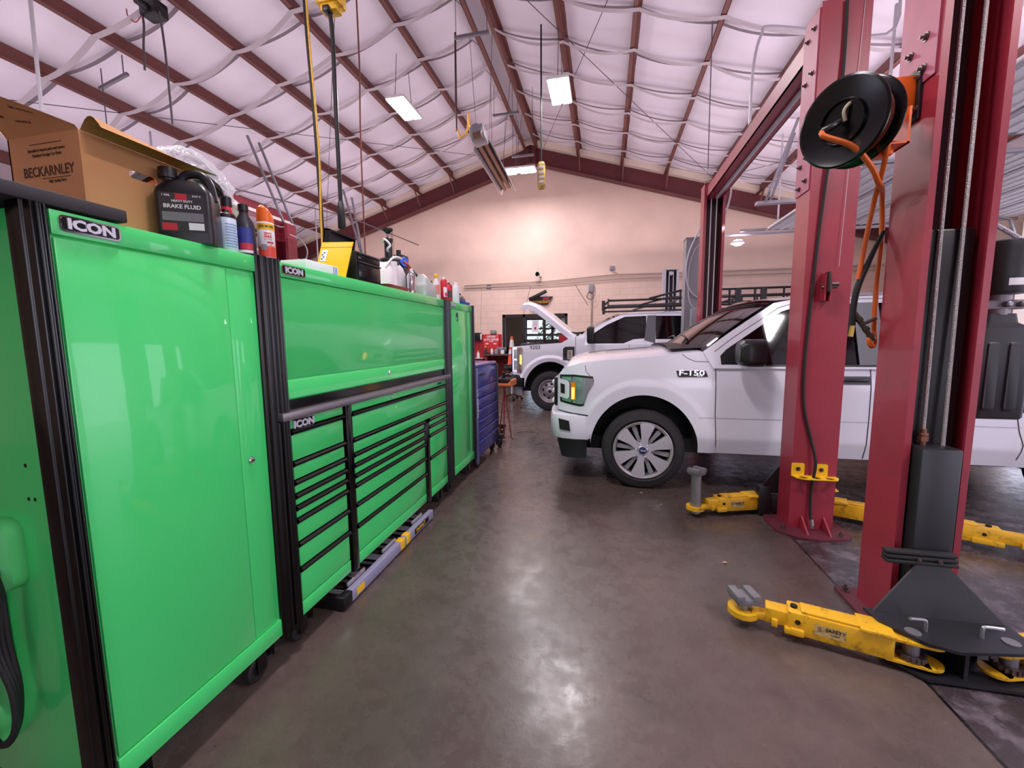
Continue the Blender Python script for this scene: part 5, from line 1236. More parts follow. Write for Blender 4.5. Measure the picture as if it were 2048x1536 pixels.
# hose reel on the near column
hr = thing('hose_reel', 'black and orange air hose reel hanging on the nearest red column', 'hose reel', (1.24, 2.48, 2.62))
rc = Vector((1.148, 2.47, 2.578)); ax = Vector((-.80, -.55, -.12)).normalized()
mb = MB(); mb.lathe([(.03, .052), (.09, .052), (.094, .066), (.10, .066), (.105, .052), (.165, .058), (.19, .064), (.20, .06), (.20, .052), (.19, .05), (.06, .044)], rc, ax, 56); obj('side_disc', mb, mat('gloss black reel', '060608', .2, spec=.35), hr)
mb = MB(); mb.lathe([(.06, -.052), (.19, -.06), (.20, -.064), (.20, -.056), (.19, -.05), (.06, -.044)], rc, ax, 56); obj('side_disc', mb, mat('gloss black reel', '060608', .2, spec=.35), hr)
mb = MB()
for k in range(6): mb.lathe([(.15+.0, -.045+.0165*k), (.165, -.038+.0165*k), (.15, -.030+.0165*k), (.05, -.038+.0165*k)], rc, ax, 36)
obj('hose_coil', mb, mat('dark orange hose', '7A3018', .5), hr)
uax = ax.orthogonal()
mb = MB(); q0 = rc+ax*.075; mb.tube([q0, q0+ax*.035+Vector((-.01, 0, -.02)), q0+ax*.045+Vector((-.035, .02, -.03))], .016, 10, 4); obj('swivel', mb, black_pl, hr)
mb = MB(); mb.tube([q0+Vector((.02, -.01, 0)), q0+ax*.02+Vector((.025, -.01, .05)), q0+Vector((.05, -.02, .09)), q0+Vector((.075, -.03, .095))], .008, 8, 4); obj('gooseneck', mb, mat('tan hose', 'B5A58A', .5), hr)
mb = MB(); mb.box(1.32, 1.446, 2.52, 2.60, 2.61, 2.79, .008); mb.box(1.22, 1.34, 2.53, 2.59, 2.60, 2.64, .006); obj('frame_arm', mb, orange, hr)
mb = MB(); mb.box(1.444, 1.462, 2.50, 2.655, 2.58, 2.82, .004); obj('mount_plate', mb, black_pl, hr)
for z in (2.63, 2.77): bolt(hr, (1.444, 2.512, z), (-1, 0, 0), .009, .006)
mb = MB(); mb.box(1.20, 1.40, 2.45, 2.57, 2.455, 2.462); mb.box(1.385, 1.395, 2.45, 2.57, 2.455, 2.62); mb.box(1.24, 1.35, 2.47, 2.55, 2.415, 2.455, .012); mb.prism([(1.20, 2.455), (1.39, 2.52), (1.39, 2.455)], lambda u, v: (u, 2.57, v), lambda u, v: (u, 2.576, v)); obj('roller_guide', mb, orange, hr)
mb = MB(); s0 = q0+ax*.045+Vector((-.035, .02, -.03))
mb.tube([s0, s0+Vector((.005, -.015, -.03)), (1.137, 2.395, 2.44), (1.226, 2.41, 2.346), (1.285, 2.46, 2.29), (1.39, 2.62, 2.29), (1.44, 2.70, 2.23), (1.455, 2.71, 2.05), (1.45, 2.71, 1.8), (1.455, 2.71, 1.6), (1.46, 2.70, 1.505), (1.44, 2.69, 1.485), (1.425, 2.69, 1.52), (1.44, 2.70, 1.56)], .0125, 10, 6); obj('feed_hose', mb, orange_hose, hr)
mb = MB(); mb.tube([rc+Vector((.10, -.02, .06)), (1.30, 2.44, 2.55), (1.31, 2.46, 2.42), (1.36, 2.62, 2.25), (1.365, 2.68, 2.05), (1.35, 2.69, 1.85)], .0115, 10, 6); obj('delivery_hose', mb, orange_hose, hr)
mb = MB(); mb.tube([(1.452, 2.69, 2.10), (1.42, 2.69, 2.02), (1.385, 2.69, 1.92), (1.348, 2.69, 1.80), (1.338, 2.69, 1.69), (1.341, 2.69, 1.60)], [.011, .012, .014, .016, .015, .013], 10, 6); obj('whip_hose', mb, rubber, hr)
mb = MB(); mb.cyl((1.341, 2.69, 1.605), (1.334, 2.69, 1.54), .012, seg=6); obj('brass_end', mb, mat('brass', 'C9A24A', .35, metal=.8), hr)
mb = MB(); mb.tube([(1.345, 2.69, 1.67), (1.39, 2.69, 1.60), (1.445, 2.69, 1.52)], .014, 10); mb.cyl((1.385, 2.69, 1.605), (1.45, 2.69, 1.64), .010, seg=8)
for t in (.2, .55, .8): p = Vector((1.345, 2.69, 1.67)).lerp(Vector((1.445, 2.69, 1.52)), t); mb.cyl(p, p+Vector((.012, 0, -.015)), .018, seg=8)
obj('coupler', mb, mat('dark steel fitting', '5A5650', .4, metal=.7), hr)

# grey lift over the far pickup
gl_ = thing('grey_lift', 'grey two post lift around the far pickup with a control panel', 'vehicle lift', (1.6, 9.8, 0))
gb = obj('column', column_mb(1.40, 1.78, 8.22, 8.50, 0, 3.30, 1, .014, .05), grey_paint, gl_)
obj('top_cap', MB().box(1.39, 1.79, 8.21, 8.51, 3.30, 3.315), grey_paint, gl_)
g2 = obj('column', column_mb(1.38, 1.74, 11.05, 11.35, 0, 3.18, -1, .014, .06), grey_lt, gl_)
obj('channel_shade', MB().box(1.4, 1.72, 11.32, 11.335, 0, 3.17), mat('dark slot', '3A363C', .6), g2)  # darkness inside the grey channel, painted on a thin sheet
mb = MB(); mb.box(1.38, 1.74, 11.04, 11.36, 3.18, 3.20); mb.cyl((1.56, 11.08, 3.10), (1.56, 11.16, 3.10), .05); obj('top_cap', mb, grey_lt, gl_)
for x in (1.52, 1.62):
    mb = MB(); mb.tube([(x, 11.12, 3.15), (x, 11.12, .4)], .01, 6); obj('wire_rope', mb, mat('pale rope', 'D8D0D8', .5), gl_)
pb = obj('control_box', MB().box(1.50, 1.78, 8.08, 8.22, 1.55, 2.05, .006), grey_paint, gl_)
obj('switch', MB().box(1.62, 1.66, 8.07, 8.08, 1.70, 1.76, .003), darkblack, pb)
mb = MB(); mb.tube([(1.80, 8.18, 3.75), (1.62, 8.18, 3.45), (1.46, 8.18, 3.10), (1.40, 8.18, 2.75), (1.46, 8.18, 2.42), (1.60, 8.18, 2.25), (1.78, 8.18, 2.22)], .014, 8, 6); obj('cable', mb, grey_lt, gl_)
mb = MB(); mb.tube([(1.76, 8.19, 3.30), (1.55, 8.19, 3.10), (1.45, 8.19, 2.75), (1.46, 8.19, 2.3), (1.52, 8.19, 2.1), (1.64, 8.19, 2.02)], .010, 8, 6); obj('cable', mb, grey_lt, gl_)
mb = MB(); mb.tube([(1.78, 7.45, 3.3), (1.88, 7.45, 3.65), (1.90, 7.45, 3.9), (1.80, 7.45, 4.15)], .013, 8, 6); mb.tube([(1.775, 7.42, 2.6), (1.83, 7.42, 2.45), (1.80, 7.42, 2.2), (1.77, 7.42, 2.1)], .01, 8, 6); solo('beam_cable', mb, grey_lt, 'grey cable looping off the top of the far red column', 'cable')

# left bay lift: column and overhead beam
lb_ = thing('left_bay_lift', 'red two post lift in the left bay, seen over the green cabinets', 'vehicle lift', (-7.7, 8, 0))
obj('column', column_mb(-7.97, -7.53, 8.95, 9.25, 0, 4.35, -1, .02, .08), mat('left lift red', '8A2838', .45, var=.1), lb_)
obj('column', column_mb(-7.97, -7.53, 4.6, 4.9, 0, 4.35, 1, .02, .08), mat('left lift red', '8A2838', .45, var=.1), lb_)
obj('overhead_beam', MB().box(-7.90, -7.62, 4.7, 9.2, 4.36, 4.60, .01), mat('left lift red', '8A2838', .45, var=.1), lb_)
obj('shutoff_bar', MB().box(-7.60, -7.56, 4.7, 9.2, 4.37, 4.43, .005), white_pl, lb_)
mb = MB(); mb.tube([(-7.5, 9.0, 4.1), (-7.2, 9.0, 3.95), (-7.05, 9.0, 3.7), (-7.1, 9.0, 3.5)], .015, 6, 5); obj('cable', mb, grey_lt, lb_)
obj('base_plate', MB().box(-8.1, -7.4, 8.8, 9.4, 0, .02), mat('left lift red', '8A2838', .45, var=.1), lb_)
obj('base_plate', MB().box(-8.1, -7.4, 4.45, 5.05, 0, .02), mat('left lift red', '8A2838', .45, var=.1), lb_)

# ------------------------------------------------------------------ overhead garage doors
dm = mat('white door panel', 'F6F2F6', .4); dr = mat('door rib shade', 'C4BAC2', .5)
def garage_door(label, xi, xo, y0, y1, z, sgn):
    t = thing('garage_door', label, 'garage door', ((xi+xo)/2, (y0+y1)/2, 0), 'garage doors rolled up under the roof')
    n = 6; L = abs(xo-xi)
    for k in range(n):
        a = xi+(xo-xi)*k/n; b_ = xi+(xo-xi)*(k+1)/n
        mb = MB(); xa, xb = min(a, b_)+.01, max(a, b_)-.01
        mb.box(xa, xb, y0, y1, z, z+.045)
        for q in range(4):
            xx = xa+(xb-xa)*(q+.5)/4; mb.box(xx-.03, xx+.03, y0, y1, z-.014, z)
        obj('door_section', mb, dm, t)
    for y in (y0-.05, y1+.05):
        s = 1 if xo > xi else -1
        P = [(xi-s*.5, y, z+.02), (xo-s*.35, y, z+.02), (xo-s*.12, y, z-.06), (xo-s*.03, y, z-.3), (xo-s*.03, y, 0.02)]
        mb = MB(); mb.tube(P, .028, 6); obj('track', mb, zinc, t)
    for k in range(n+1):
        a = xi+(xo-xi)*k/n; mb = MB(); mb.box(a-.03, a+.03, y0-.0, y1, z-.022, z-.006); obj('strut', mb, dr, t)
    mb = MB()
    for y in (y0-.05, y1+.05):
        xm = xi+(xo-xi)*.05
        mb.tube([(xm, y, z), (xm, y, zc(xm)-.2)], .018, 4)
    obj('hanger', mb, grey_lt, t)
garage_door('white ribbed garage door rolled up above the rear of the far pickup', 3.25, 7.5, 6.6, 9.9, 3.74, 1)
garage_door('white ribbed garage door rolled up over the front pickup bay', 3.25, 7.5, 2.62, 5.93, 3.74, 1)
garage_door('white ribbed garage door rolled up in the left bay, beyond the orange spray can', -8.3, -11.5, 7.6, 11.2, 3.74, -1)
garage_door('white ribbed garage door rolled up in the left bay, beyond the cardboard box', -8.3, -11.5, 3.0, 6.6, 3.74, -1)
mb = MB(); mb.tube([(1.9, 10.1, 3.72), (7.58, 10.1, 3.72)], .03, 8); solo('torsion_pipe', mb, grey_lt, 'long grey pipe below the rolled up door by the back wall', 'pipe')
# ------------------------------------------------------------------ ceiling fittings and hanging things
lampm = mat('lamp diffuser', 'FFF6FA', .4, emis=22.)
def led_lamp(label, x, y, z, lx=.38, ly=.8, drop=True):
    t = thing('led_lamp', label, 'ceiling light', (x, y, z), 'bright panel lamps hanging below the roof')
    obj('housing', MB().box(x-lx/2, x+lx/2, y-ly/2, y+ly/2, z+.02, z+.07, .008), white_pl, t)
    for s in (-1, 1): obj('diffuser', MB().box(x+s*lx*.26-lx*.2, x+s*lx*.26+lx*.2, y-ly*.48, y+ly*.48, z, z+.022, .006), lampm, t)
    for s in (-1, 1):
        mb = MB(); mb.tube([(x, y+s*ly*.45, z+.07), (x, y+s*ly*.3, zc(x)-.2 if drop is True else drop)], .006, 5); obj('suspension_cable', mb, rodm, t)
    l = bpy.data.lights.new('lamp_light', 'AREA'); l.shape = 'RECTANGLE'; l.size = lx; l.size_y = ly; l.energy = 70; l.color = (1, .93, .97)
    lo = bpy.data.objects.new('lamp_light', l); C.objects.link(lo); lo.location = (x, y, z-.02)
led_lamp('bright panel lamp hanging left of the tube heater', -3.9, 8.0, 6.0)
led_lamp('bright panel lamp hanging right of the ridge', -.86, 8.0, 5.92)
led_lamp('bright panel lamp near the gable wall, behind the tube heater', -2.36, 11.45, 5.98, 1.0, .38)
led_lamp('bright lamp glaring between the two red columns below the hose reel', 4.27, 8.0, 3.96, .35, .5)
for x, y, lab in ((-3.9, 1.6, 'panel lamp above the green cabinets, over the top of the picture'), (-.86, 1.6, 'panel lamp above the aisle, over the top of the picture'), (3.2, .5, 'panel lamp right of the lift columns, over the top of the picture')): led_lamp(lab, x, y, 5.4 if x < 3 else 4.7)
sp = thing('dome_lamp', 'small round white lamp hanging from the pipe by the rolled up door', 'ceiling light', (2.75, 10.1, 3.45))
mb = MB(); mb.lathe([(.02, 3.62), (.06, 3.60), (.14, 3.56), (.15, 3.53)], (2.76, 10.1, 0)); obj('shade', mb, white_pl, sp)
mb = MB(); mb.ball((2.76, 10.1, 3.55), .11, 16, 10, (1, 1, .6)); obj('bulb', mb, lampm, sp)
mb = MB(); mb.tube([(2.76, 10.1, 3.62), (2.76, 10.1, 3.72)], .015, 6); obj('stem', mb, zinc, sp)
for x, sx in ((-6.4, 6.5), (2.4, 6.5)):  # two unseen area lights without fixtures, added to brighten the ceiling
    l = bpy.data.lights.new('ceiling_fill', 'AREA'); l.shape = 'RECTANGLE'; l.size = sx; l.size_y = 17; l.energy = 190; l.color = (1, .85, .95)
    lo = bpy.data.objects.new('ceiling_fill', l); C.objects.link(lo); lo.location = (x, 4.5, 4.0); lo.rotation_euler = (PI, 0, 0)
# tube heater
h = thing('tube_heater', 'long silver radiant heater hanging below the ridge', 'heater', (-2.35, 9.5, 5.0))
def HX(mb):
    for v in mb.bm.verts: x, y, z = v.co; v.co = (-2.33-.07*(y-8)+x*.98-z*.2, y, 5.22+.062*(y-8)+z*.98+x*.2)
    return mb
mb = MB(); mb.rings([[(x, y, z) for x, z in ((-.20, -.09), (-.185, -.09), (-.09, .10), (.09, .10), (.185, -.09), (.20, -.09), (.10, .12), (-.10, .12))] for y in (8.0, 11.1)]); obj('reflector', HX(mb), mat('heater silver', 'B9B3BC', .3, metal=.6), h)
for q, z in ((-.07, .0), (.05, .03)):
    mb = MB(); mb.tube([(q, 7.95, z), (q, 11.0, z)], .045, 12); obj('burner_tube', HX(mb), mat('burnt tube', '8A5A42', .5, metal=.4), h)
mb = MB(); mb.box(-.13, .13, 7.6, 7.98, -.07, .17, .02); mb.lathe([(.09, 0), (.11, .02), (.11, .10), (.05, .12)], (0, 7.62, .05), (0, -1, 0), 20); obj('burner_box', HX(mb), mat('burner grey', '8E8A92', .4, metal=.4), h)
mb = MB(); mb.box(-.07, .09, 7.48, 7.6, -.09, .0, .01); obj('blower', HX(mb), mat('burner brown', '6A4A3A', .5), h)
for y in (8.1, 9.6, 11.0):
    for s_ in (-1, 1): mb = MB(); mb.tube([(-2.33-.07*(y-8)+.12*s_, y, 5.30+.062*(y-8)), (-2.35+.22*s_, y, 7.2)], .005, 5); obj('hanger_rod', mb, rodm, h)
mb = MB(); mb.tube([(-2.78, 7.9, 7.15), (-2.80, 7.9, 5.45)], .02, 8); solo('gas_pipe', mb, mat('dark pipe', '4A3030', .5), 'dark gas pipe dropping beside the tube heater', 'pipe')
mb = MB(); mb.tube([(-2.78, 7.9, 5.48), (-2.72, 7.9, 5.32), (-2.58, 7.88, 5.42), (-2.55, 7.88, 5.72), (-2.50, 7.8, 5.45), (-2.36, 7.7, 5.28)], .018, 8, 6); solo('gas_hose', mb, mat('yellow gas hose', 'E8A838', .4), 'yellow flexible gas hose curling to the tube heater', 'hose')
# pendant control on a black cable
p_ = thing('pendant_control', 'yellow hoist pendant control hanging on a black cable at the gable', 'controller', (-1.2, 8.0, 4.3))
mb = MB(); mb.rings([[(-1.2+a, 8.0+b_, z) for a, b_ in rrect(.14*k, .09*k, .03, 4)] for z, k in ((4.29, .8), (4.32, 1), (4.72, 1), (4.77, .7))]); obj('housing', mb, mat('dirty yellow', 'C2A04A', .5, dirt='5A4A30', dscale=14, dlo=.5, dhi=.65), p_)
for k in range(4): obj('button', MB().box(-1.245, -1.155, 7.948, 7.958, 4.38+.085*k, 4.43+.085*k, .004), grey_lt, p_)
mb = MB(); mb.tube([(-1.2, 8.0, 4.76), (-1.2, 8.0, 7.1)], .016, 6); obj('cable', mb, darkblack, p_)
# slotted struts hung on rods
for x0, x1, y, z, lab in ((-2.55, -1.95, 7.2, 6.55, 'upper slotted strut hung above the ridge purlins'), (-2.65, -2.03, 10.05, 6.72, 'middle slotted strut hung under the ridge'), (-2.24, -1.71, 10.2, 5.82, 'lower slotted strut hung near the gable wall')):
    t = thing('strut_channel', lab, 'bracket', ((x0+x1)/2, y, z))
    mb = MB(); mb.box(x0, x1, y-.025, y+.025, z, z+.045, .004); obj('channel', mb, mat('galvanised strut', '77727A', .45, metal=.5), t)
    for x in (x0+.03, x1-.03): obj('hanger_rod', MB().tube([(x, y, z), (x, y, zc(x)-.05)], .006, 5), rodm, t)
t = thing('strut_channel', 'slotted strut hung on a rod over the cardboard box', 'bracket', (-7.6, 5.5, 5.6)); mb = MB(); mb.tube([(-7.91, 5.5, 5.56), (-7.32, 5.5, 5.70)], .03, 4); obj('channel', mb, mat('galvanised strut', '77727A', .45, metal=.5), t)
obj('hanger_rod', MB().tube([(-7.85, 5.5, 5.0), (-7.85, 5.5, 5.85)], .008, 5), rodm, t); obj('hanger_rod', MB().tube([(-7.4, 5.5, 5.7), (-7.4, 5.5, 5.98)], .008, 5), rodm, t)
# cord reel
t = thing('cord_reel', 'yellow cord reel hanging from the roof with a black cord', 'cord reel', (-2.72, 4.0, 4.78))
mb = MB(); mb.box(-2.82, -2.58, 3.92, 4.10, 4.82, 5.06, .02); mb.lathe([(.06, -.1), (.16, -.09), (.17, 0), (.16, .09), (.06, .1)], (-2.70, 4.0, 5.05), (1, 0, 0), 28); mb.box(-2.78, -2.60, 3.94, 4.06, 4.755, 4.83, .015); obj('housing', mb, yellow_arm, t)
mb = MB(); mb.box(-2.735, -2.665, 3.91, 3.99, 4.73, 4.785, .01); obj('outlet', mb, black_pl, t)
mb = MB(); mb.tube([(-2.69, 3.97, 4.75), (-2.68, 3.98, 4.5), (-2.70, 4.0, 3.6), (-2.70, 4.0, 2.95)], .021, 8, 5); obj('cord', mb, black_pl, t)
mb = MB(); mb.rings([[(-2.70+a, 4.0+b_, z) for a, b_ in rrect(.075*k, .06*k, .02, 3)] for z, k in ((2.70, .85), (2.71, 1), (2.93, .9), (2.99, .55))]); obj('socket', mb, black_pl, t)
mb = MB(); mb.tube([(-2.70, 4.0, 5.2), (-2.70, 4.0, 7.2)], .012, 5); obj('hanger_rod', mb, rodm, t)
mb = MB(); mb.tube([(-2.98, 4.0, 7.2), (-2.985, 4.0, 4.93), (-2.94, 4.0, 3.4), (-2.93, 4.0, .004)], .02, 8, 5); solo('drop_hose', mb, black_pl, 'thick black hose hanging from the roof left of the cord reel', 'hose')
mb = MB(); mb.tube([(-2.935, 3.97, 7.2), (-2.945, 3.97, 4.93), (-2.90, 3.97, 3.5), (-2.925, 3.97, 2.6), (-2.95, 3.97, .004)], .010, 8, 5); solo('yellow_cord', mb, mat('yellow cord', 'E0A830', .5, var=.2, vscale=30), 'yellow cord hanging beside the thick black hose', 'cord')
mb = MB(); mb.tube([(-3.62, 6.0, zc(-3.62)-.03), (-3.63, 6.02, 5.6), (-3.66, 6.0, 4.2), (-3.68, 6.0, .004)], .012, 6, 4); solo('pull_rope', mb, mat('brown rope', '7A4238', .7), 'thin brown rope hanging right of the cord reel', 'rope')
t = thing('door_opener', 'black door opener motor with dangling wires under a purlin', 'motor', (-6.1, 5.0, 6.0))
mb = MB(); mb.box(-6.25, -5.98, 4.92, 5.12, 5.97, 6.16, .02); mb.cyl((-6.12, 4.93, 6.05), (-6.12, 4.80, 6.05), .05); obj('motor', mb, black_pl, t)
mb = MB(); mb.tube([(-6.24, 4.95, 6.05), (-6.22, 4.95, 5.85), (-6.26, 4.95, 5.6), (-6.28, 4.95, 5.29)], .014, 6, 5); obj('wire', mb, rodm, t)
mb = MB(); mb.tube([(-5.97, 4.98, 6.0), (-5.96, 5.0, 5.5), (-5.95, 5.0, 4.56)], .014, 6, 3); obj('wire', mb, rodm, t)
mb = MB(); mb.tube([(-6.27, 4.97, 6.0), (-6.38, 4.97, 5.93), (-6.50, 4.97, 6.02), (-6.52, 4.97, 6.12)], .008, 6, 5); obj('wire', mb, mat('red wire', 'A8404A', .5), t)
mb = MB(); mb.tube([(-6.655, 4.0, zc(-6.655)-.03), (-6.66, 4.0, 5.56), (-6.70, 4.0, 4.35), (-6.72, 4.0, .004)], .02, 6); solo('drop_conduit', mb, grey_lt, 'pale conduit hanging from the roof above the cardboard box', 'conduit')
mb = MB(); mb.tube([(-8.9, 3.6, 5.25), (-8.9, 3.6, 4.3)], .012, 6); solo('ceiling_rod', mb, rodm, 'dark rod hanging at the far left edge', 'rod')
mb = MB(); mb.tube([(-6.5, 6.5, 4.25), (-6.2, 9.5, 4.55), (-6.0, 13.0, 4.6)], .016, 6); solo('door_track_rod', mb, rodm, 'dark horizontal cable line running to the gable wall on the left', 'cable')
# perforated hanger straps
perf = mat('perforated angle', '8A8690', .4, metal=.6)
for (a, b_, lab) in (((-6.36, 9.9, 5.15), (-6.12, 9.9, 3.67), 'left perforated angle hanger sloping down beside the brown rope'), ((-6.66, 10.0, 5.4), (-6.22, 10.0, 3.75), 'thin perforated hanger left of the brown rope'), ((-7.0, 7.4, 5.6), (-6.3, 7.4, 3.9), 'perforated hanger above the orange spray can'), ((-6.85, 7.52, 5.5), (-6.2, 7.52, 3.9), 'slim perforated hanger behind the orange spray can'), ((3.0, 8.0, 5.05), (2.68, 8.3, 3.86), 'perforated hanger right of the overhead beam'), ((3.12, 8.45, 5.0), (2.80, 8.45, 3.9), 'second perforated hanger right of the overhead beam')):
    mb = MB(); mb.tube([a, b_], .026, 4); solo('door_hanger', mb, perf, lab, 'bracket')
mb = MB(); mb.box(2.55, 3.9, 8.31, 8.43, 3.83, 3.88); solo('hanger_angle', mb, grey_lt, 'pale horizontal angle under the perforated hangers', 'bracket')
mb = MB(); mb.tube([(1.80, 6.3, 3.95), (1.80, 6.3, 4.9), (1.88, 6.3, 5.35), (2.05, 6.3, 5.42), (3.3, 6.4, 5.2), (3.4, 6.4, zc(3.4)-.06)], .018, 8, 5); solo('bent_conduit', mb, grey_lt, 'grey conduit bending over above the far red column', 'conduit')
mb = MB(); mb.tube([(1.54, 7.5, zc(1.54)+.0), (1.56, 7.5, 4.2)], .008, 5); solo('pull_chain', mb, rodm, 'thin dark chain hanging left of the overhead beam', 'chain')

# ------------------------------------------------------------------ back wall
cond = mat('painted conduit', 'BFAA9E', .5)
mb = MB(); mb.tube([(-4.6, 13.44, 3.30), (-1.74, 13.44, 3.345), (.26, 13.44, 3.46), (1.57, 13.44, 3.44), (5.1, 13.44, 3.42), (7.3, 13.44, 3.42)], .022, 8); solo('conduit', mb, cond, 'upper painted conduit along the cream back wall', 'conduit')
mb = MB(); mb.tube([(-4.6, 13.44, 3.22), (-1.74, 13.44, 3.24), (.26, 13.44, 3.33), (1.57, 13.44, 3.32), (5.1, 13.44, 3.30), (7.3, 13.44, 3.30)], .018, 8); solo('conduit', mb, cond, 'lower painted conduit along the cream back wall', 'conduit')
for x, z, lab in ((-3.77, 3.24, 'small grey junction box on the conduit above the red pegboard'), (.17, 3.66, 'small grey junction box above the conduit left of the grey lift')):
    solo('junction_box', MB().box(x-.07, x+.07, 13.46, 13.502, z-.07, z+.07, .006), grey_paint, lab, 'junction box')
mb = MB(); mb.tube([(.17, 13.486, 3.60), (.20, 13.487, 3.54), (.35, 13.488, 3.50)], .014, 6, 4); solo('conduit_elbow', mb, cond, 'short conduit elbow below the upper junction box', 'conduit')
t = thing('wall_horn', 'small dark horn speaker on the cream wall above the office window', 'speaker', (-2.1, 13.4, 3.5)); mb = MB(); mb.lathe([(.02, 0), (.035, .06), (.07, .13), (.074, .132), (.03, .04)], (-2.08, 13.40, 3.54), (-.4, -1, .1), 18); obj('horn', mb, black_pl, t); obj('bracket', MB().box(-2.08, -2.03, 13.38, 13.5, 3.47, 3.51), grey_lt, t)
mb = MB(); mb.tube([(-.44, 13.47, 2.94), (-.44, 13.47, 0.0)], .025, 8); solo('conduit', mb, cond, 'vertical conduit down the cream wall above the open hood', 'conduit')
t = thing('outlet_box', 'grey outlet box with looped wires at the top of the vertical conduit', 'outlet box', (-.46, 13.4, 2.9)); obj('box', MB().box(-.53, -.38, 13.42, 13.502, 2.95, 3.20, .01), grey_paint, t)
mb = MB(); mb.tube([(-.50, 13.36, 2.98), (-.58, 13.36, 2.8), (-.44, 13.36, 2.72), (-.38, 13.36, 2.85), (-.48, 13.36, 2.92)], .012, 6, 5); obj('wire', mb, rodm, t)
mb = MB(); mb.tube([(-.95, 13.495, 3.2), (-.55, 13.495, 2.55)], .008, 5); solo('loose_wire', mb, rodm, 'loose dark wire slanting to the vertical conduit', 'wire')
mb = MB(); mb.tube([(-2.38, 13.497, 3.2), (-2.62, 13.497, 2.34)], .006, 5); solo('loose_wire', mb, rodm, 'thin dark wire running down to the office window top', 'wire')
mb = MB(); mb.tube([(-4.02, 13.497, 3.2), (-4.10, 13.497, 1.8)], .006, 5); solo('loose_wire', mb, cond, 'thin pale wire on the wall beside the far green locker', 'wire')
mb = MB(); mb.tube([(-7.2, 13.47, 5.2), (-7.15, 13.47, 0.0)], .025, 6); solo('conduit', mb, cond, 'vertical conduit on the cream wall above the fluid extractor', 'conduit')
# sign
t = thing('wall_sign', 'black parts sign with yellow lettering half hidden by the raised hood', 'sign', (-2.1, 13.4, 2.6))
mb = MB(); mb.prism([(-2.42, 2.86), (-1.66, 2.86), (-1.83, 2.60), (-2.30, 2.60)], lambda u, v: (u, 13.502, v), lambda u, v: (u, 13.44, v)); obj('board', mb, mat('sign black', '2A1A22', .4), t)
mb = MB(); mb.box(-1.98, -1.78, 13.434, 13.44, 2.76, 2.83); obj('emblem', mb, mat('sign red', 'C83050', .4), t)
obj('lettering', text_mb('MOTORCRAFT', (-2.06, 13.434, 2.69), (1, 0, 0), (0, 0, 1), .105, .001, .04, sx=.85, shear=.2), mat('sign yellow', 'F0B020', .4), t)
mb = MB(); M = Matrix.Translation((-2.40, 13.30, 2.76)) @ Matrix.Rotation(math.radians(-25), 4, 'Y'); mb.box(0, .62, -.05, .05, -.05, .05, .01); mb.xf(M); mb.box(-2.12, -2.08, 13.28, 13.5, 2.88, 2.92); solo('work_light', mb, black_pl, 'dark slanted light bar at the tip of the raised hood', 'light')
solo('notice', MB().box(-2.35, -2.12, 13.505, 13.51, 1.74, 2.12), paper, 'white paper notice with a red stop hand taped inside the window glass', 'notice')
nt_ = bpy.data.objects['notice']
mb = MB(); mb.box(-2.27, -2.20, 13.499, 13.5049, 1.82, 1.90); obj('red_mark', mb, red_pl, nt_)
mb = MB(); 
for k, w_ in enumerate((.15, .13, .16)): mb.box(-2.235-w_/2, -2.235+w_/2, 13.500, 13.5049, 2.06-.05*k, 2.075-.05*k)
obj('lettering', mb, grey_paint, nt_)
# workbench with red pegboard
t = thing('workbench', 'red workbench with a dark top under the pegboard', 'workbench', (-3.4, 13.0, 0))
obj('bench_top', MB().box(-3.75, -2.55, 12.55, 13.3, 1.0, 1.05, .006), mat('dark worn wood', '4A3A34', .5, var=.2), t)
for x in (-3.70, -2.62): obj('leg', MB().box(x, x+.08, 12.6, 13.25, 0, 1.0), mat('bench red', '8A1E26', .5), t)
obj('back_panel', MB().box(-3.6, -2.6, 13.2, 13.24, .3, 1.0), mat('bench red', '8A1E26', .5), t)
t = thing('side_shelf', 'low red cabinet with a dark shelf top left of the workbench', 'cabinet', (-4.2, 13.0, 0))
obj('shelf_top', MB().box(-4.9, -3.78, 12.7, 13.3, .88, .91, .004), black_pl, t); obj('body', MB().box(-4.9, -3.80, 12.72, 13.28, 0, .88, .004), mat('bench red', '8A1E26', .5), t)
solo('paper_sheet', MB().box(-4.2, -3.82, 12.75, 13.0, .911, .916), paper, 'white sheet on the low red cabinet', 'paper')
t = thing('pegboard', 'bright red tool board with white lettering on the wall', 'board', (-3.7, 13.4, 1.0))
obj('board', MB().box(-3.98, -3.45, 13.42, 13.482, 1.08, 1.66, .004), mat('board red', 'DC2A34', .4), t)
obj('lettering', text_mb([('CERTIFIED', 0, .04, .8), ('AUTO REPAIR', 0, -.06, 1), ('CENTER', 0, -.12, .45)], (-3.71, 13.417, 1.56), (1, 0, 0), (0, 0, 1), .105, .001, .03, sx=.8), white_pl, t)
for x in (-3.85, -3.58): obj('card', MB().box(x-.05, x+.05, 13.412, 13.42, 1.35, 1.39), paper, t)
for k in range(8): obj('hook', MB().box(-3.92+.06*k, -3.90+.06*k, 13.38, 13.42, 1.28-.03*(k % 3), 1.295-.03*(k % 3)), yellow, t)
t = thing('wall_clock_box', 'small grey box with a green light on top of the red board', 'box', (-3.64, 13.42, 1.68)); obj('case', MB().box(-3.74, -3.53, 13.40, 13.502, 1.685, 1.82, .03), grey_paint, t); obj('light', MB().box(-3.58, -3.54, 13.392, 13.40, 1.74, 1.79, .004), mat('green light', '40C060', .4), t)
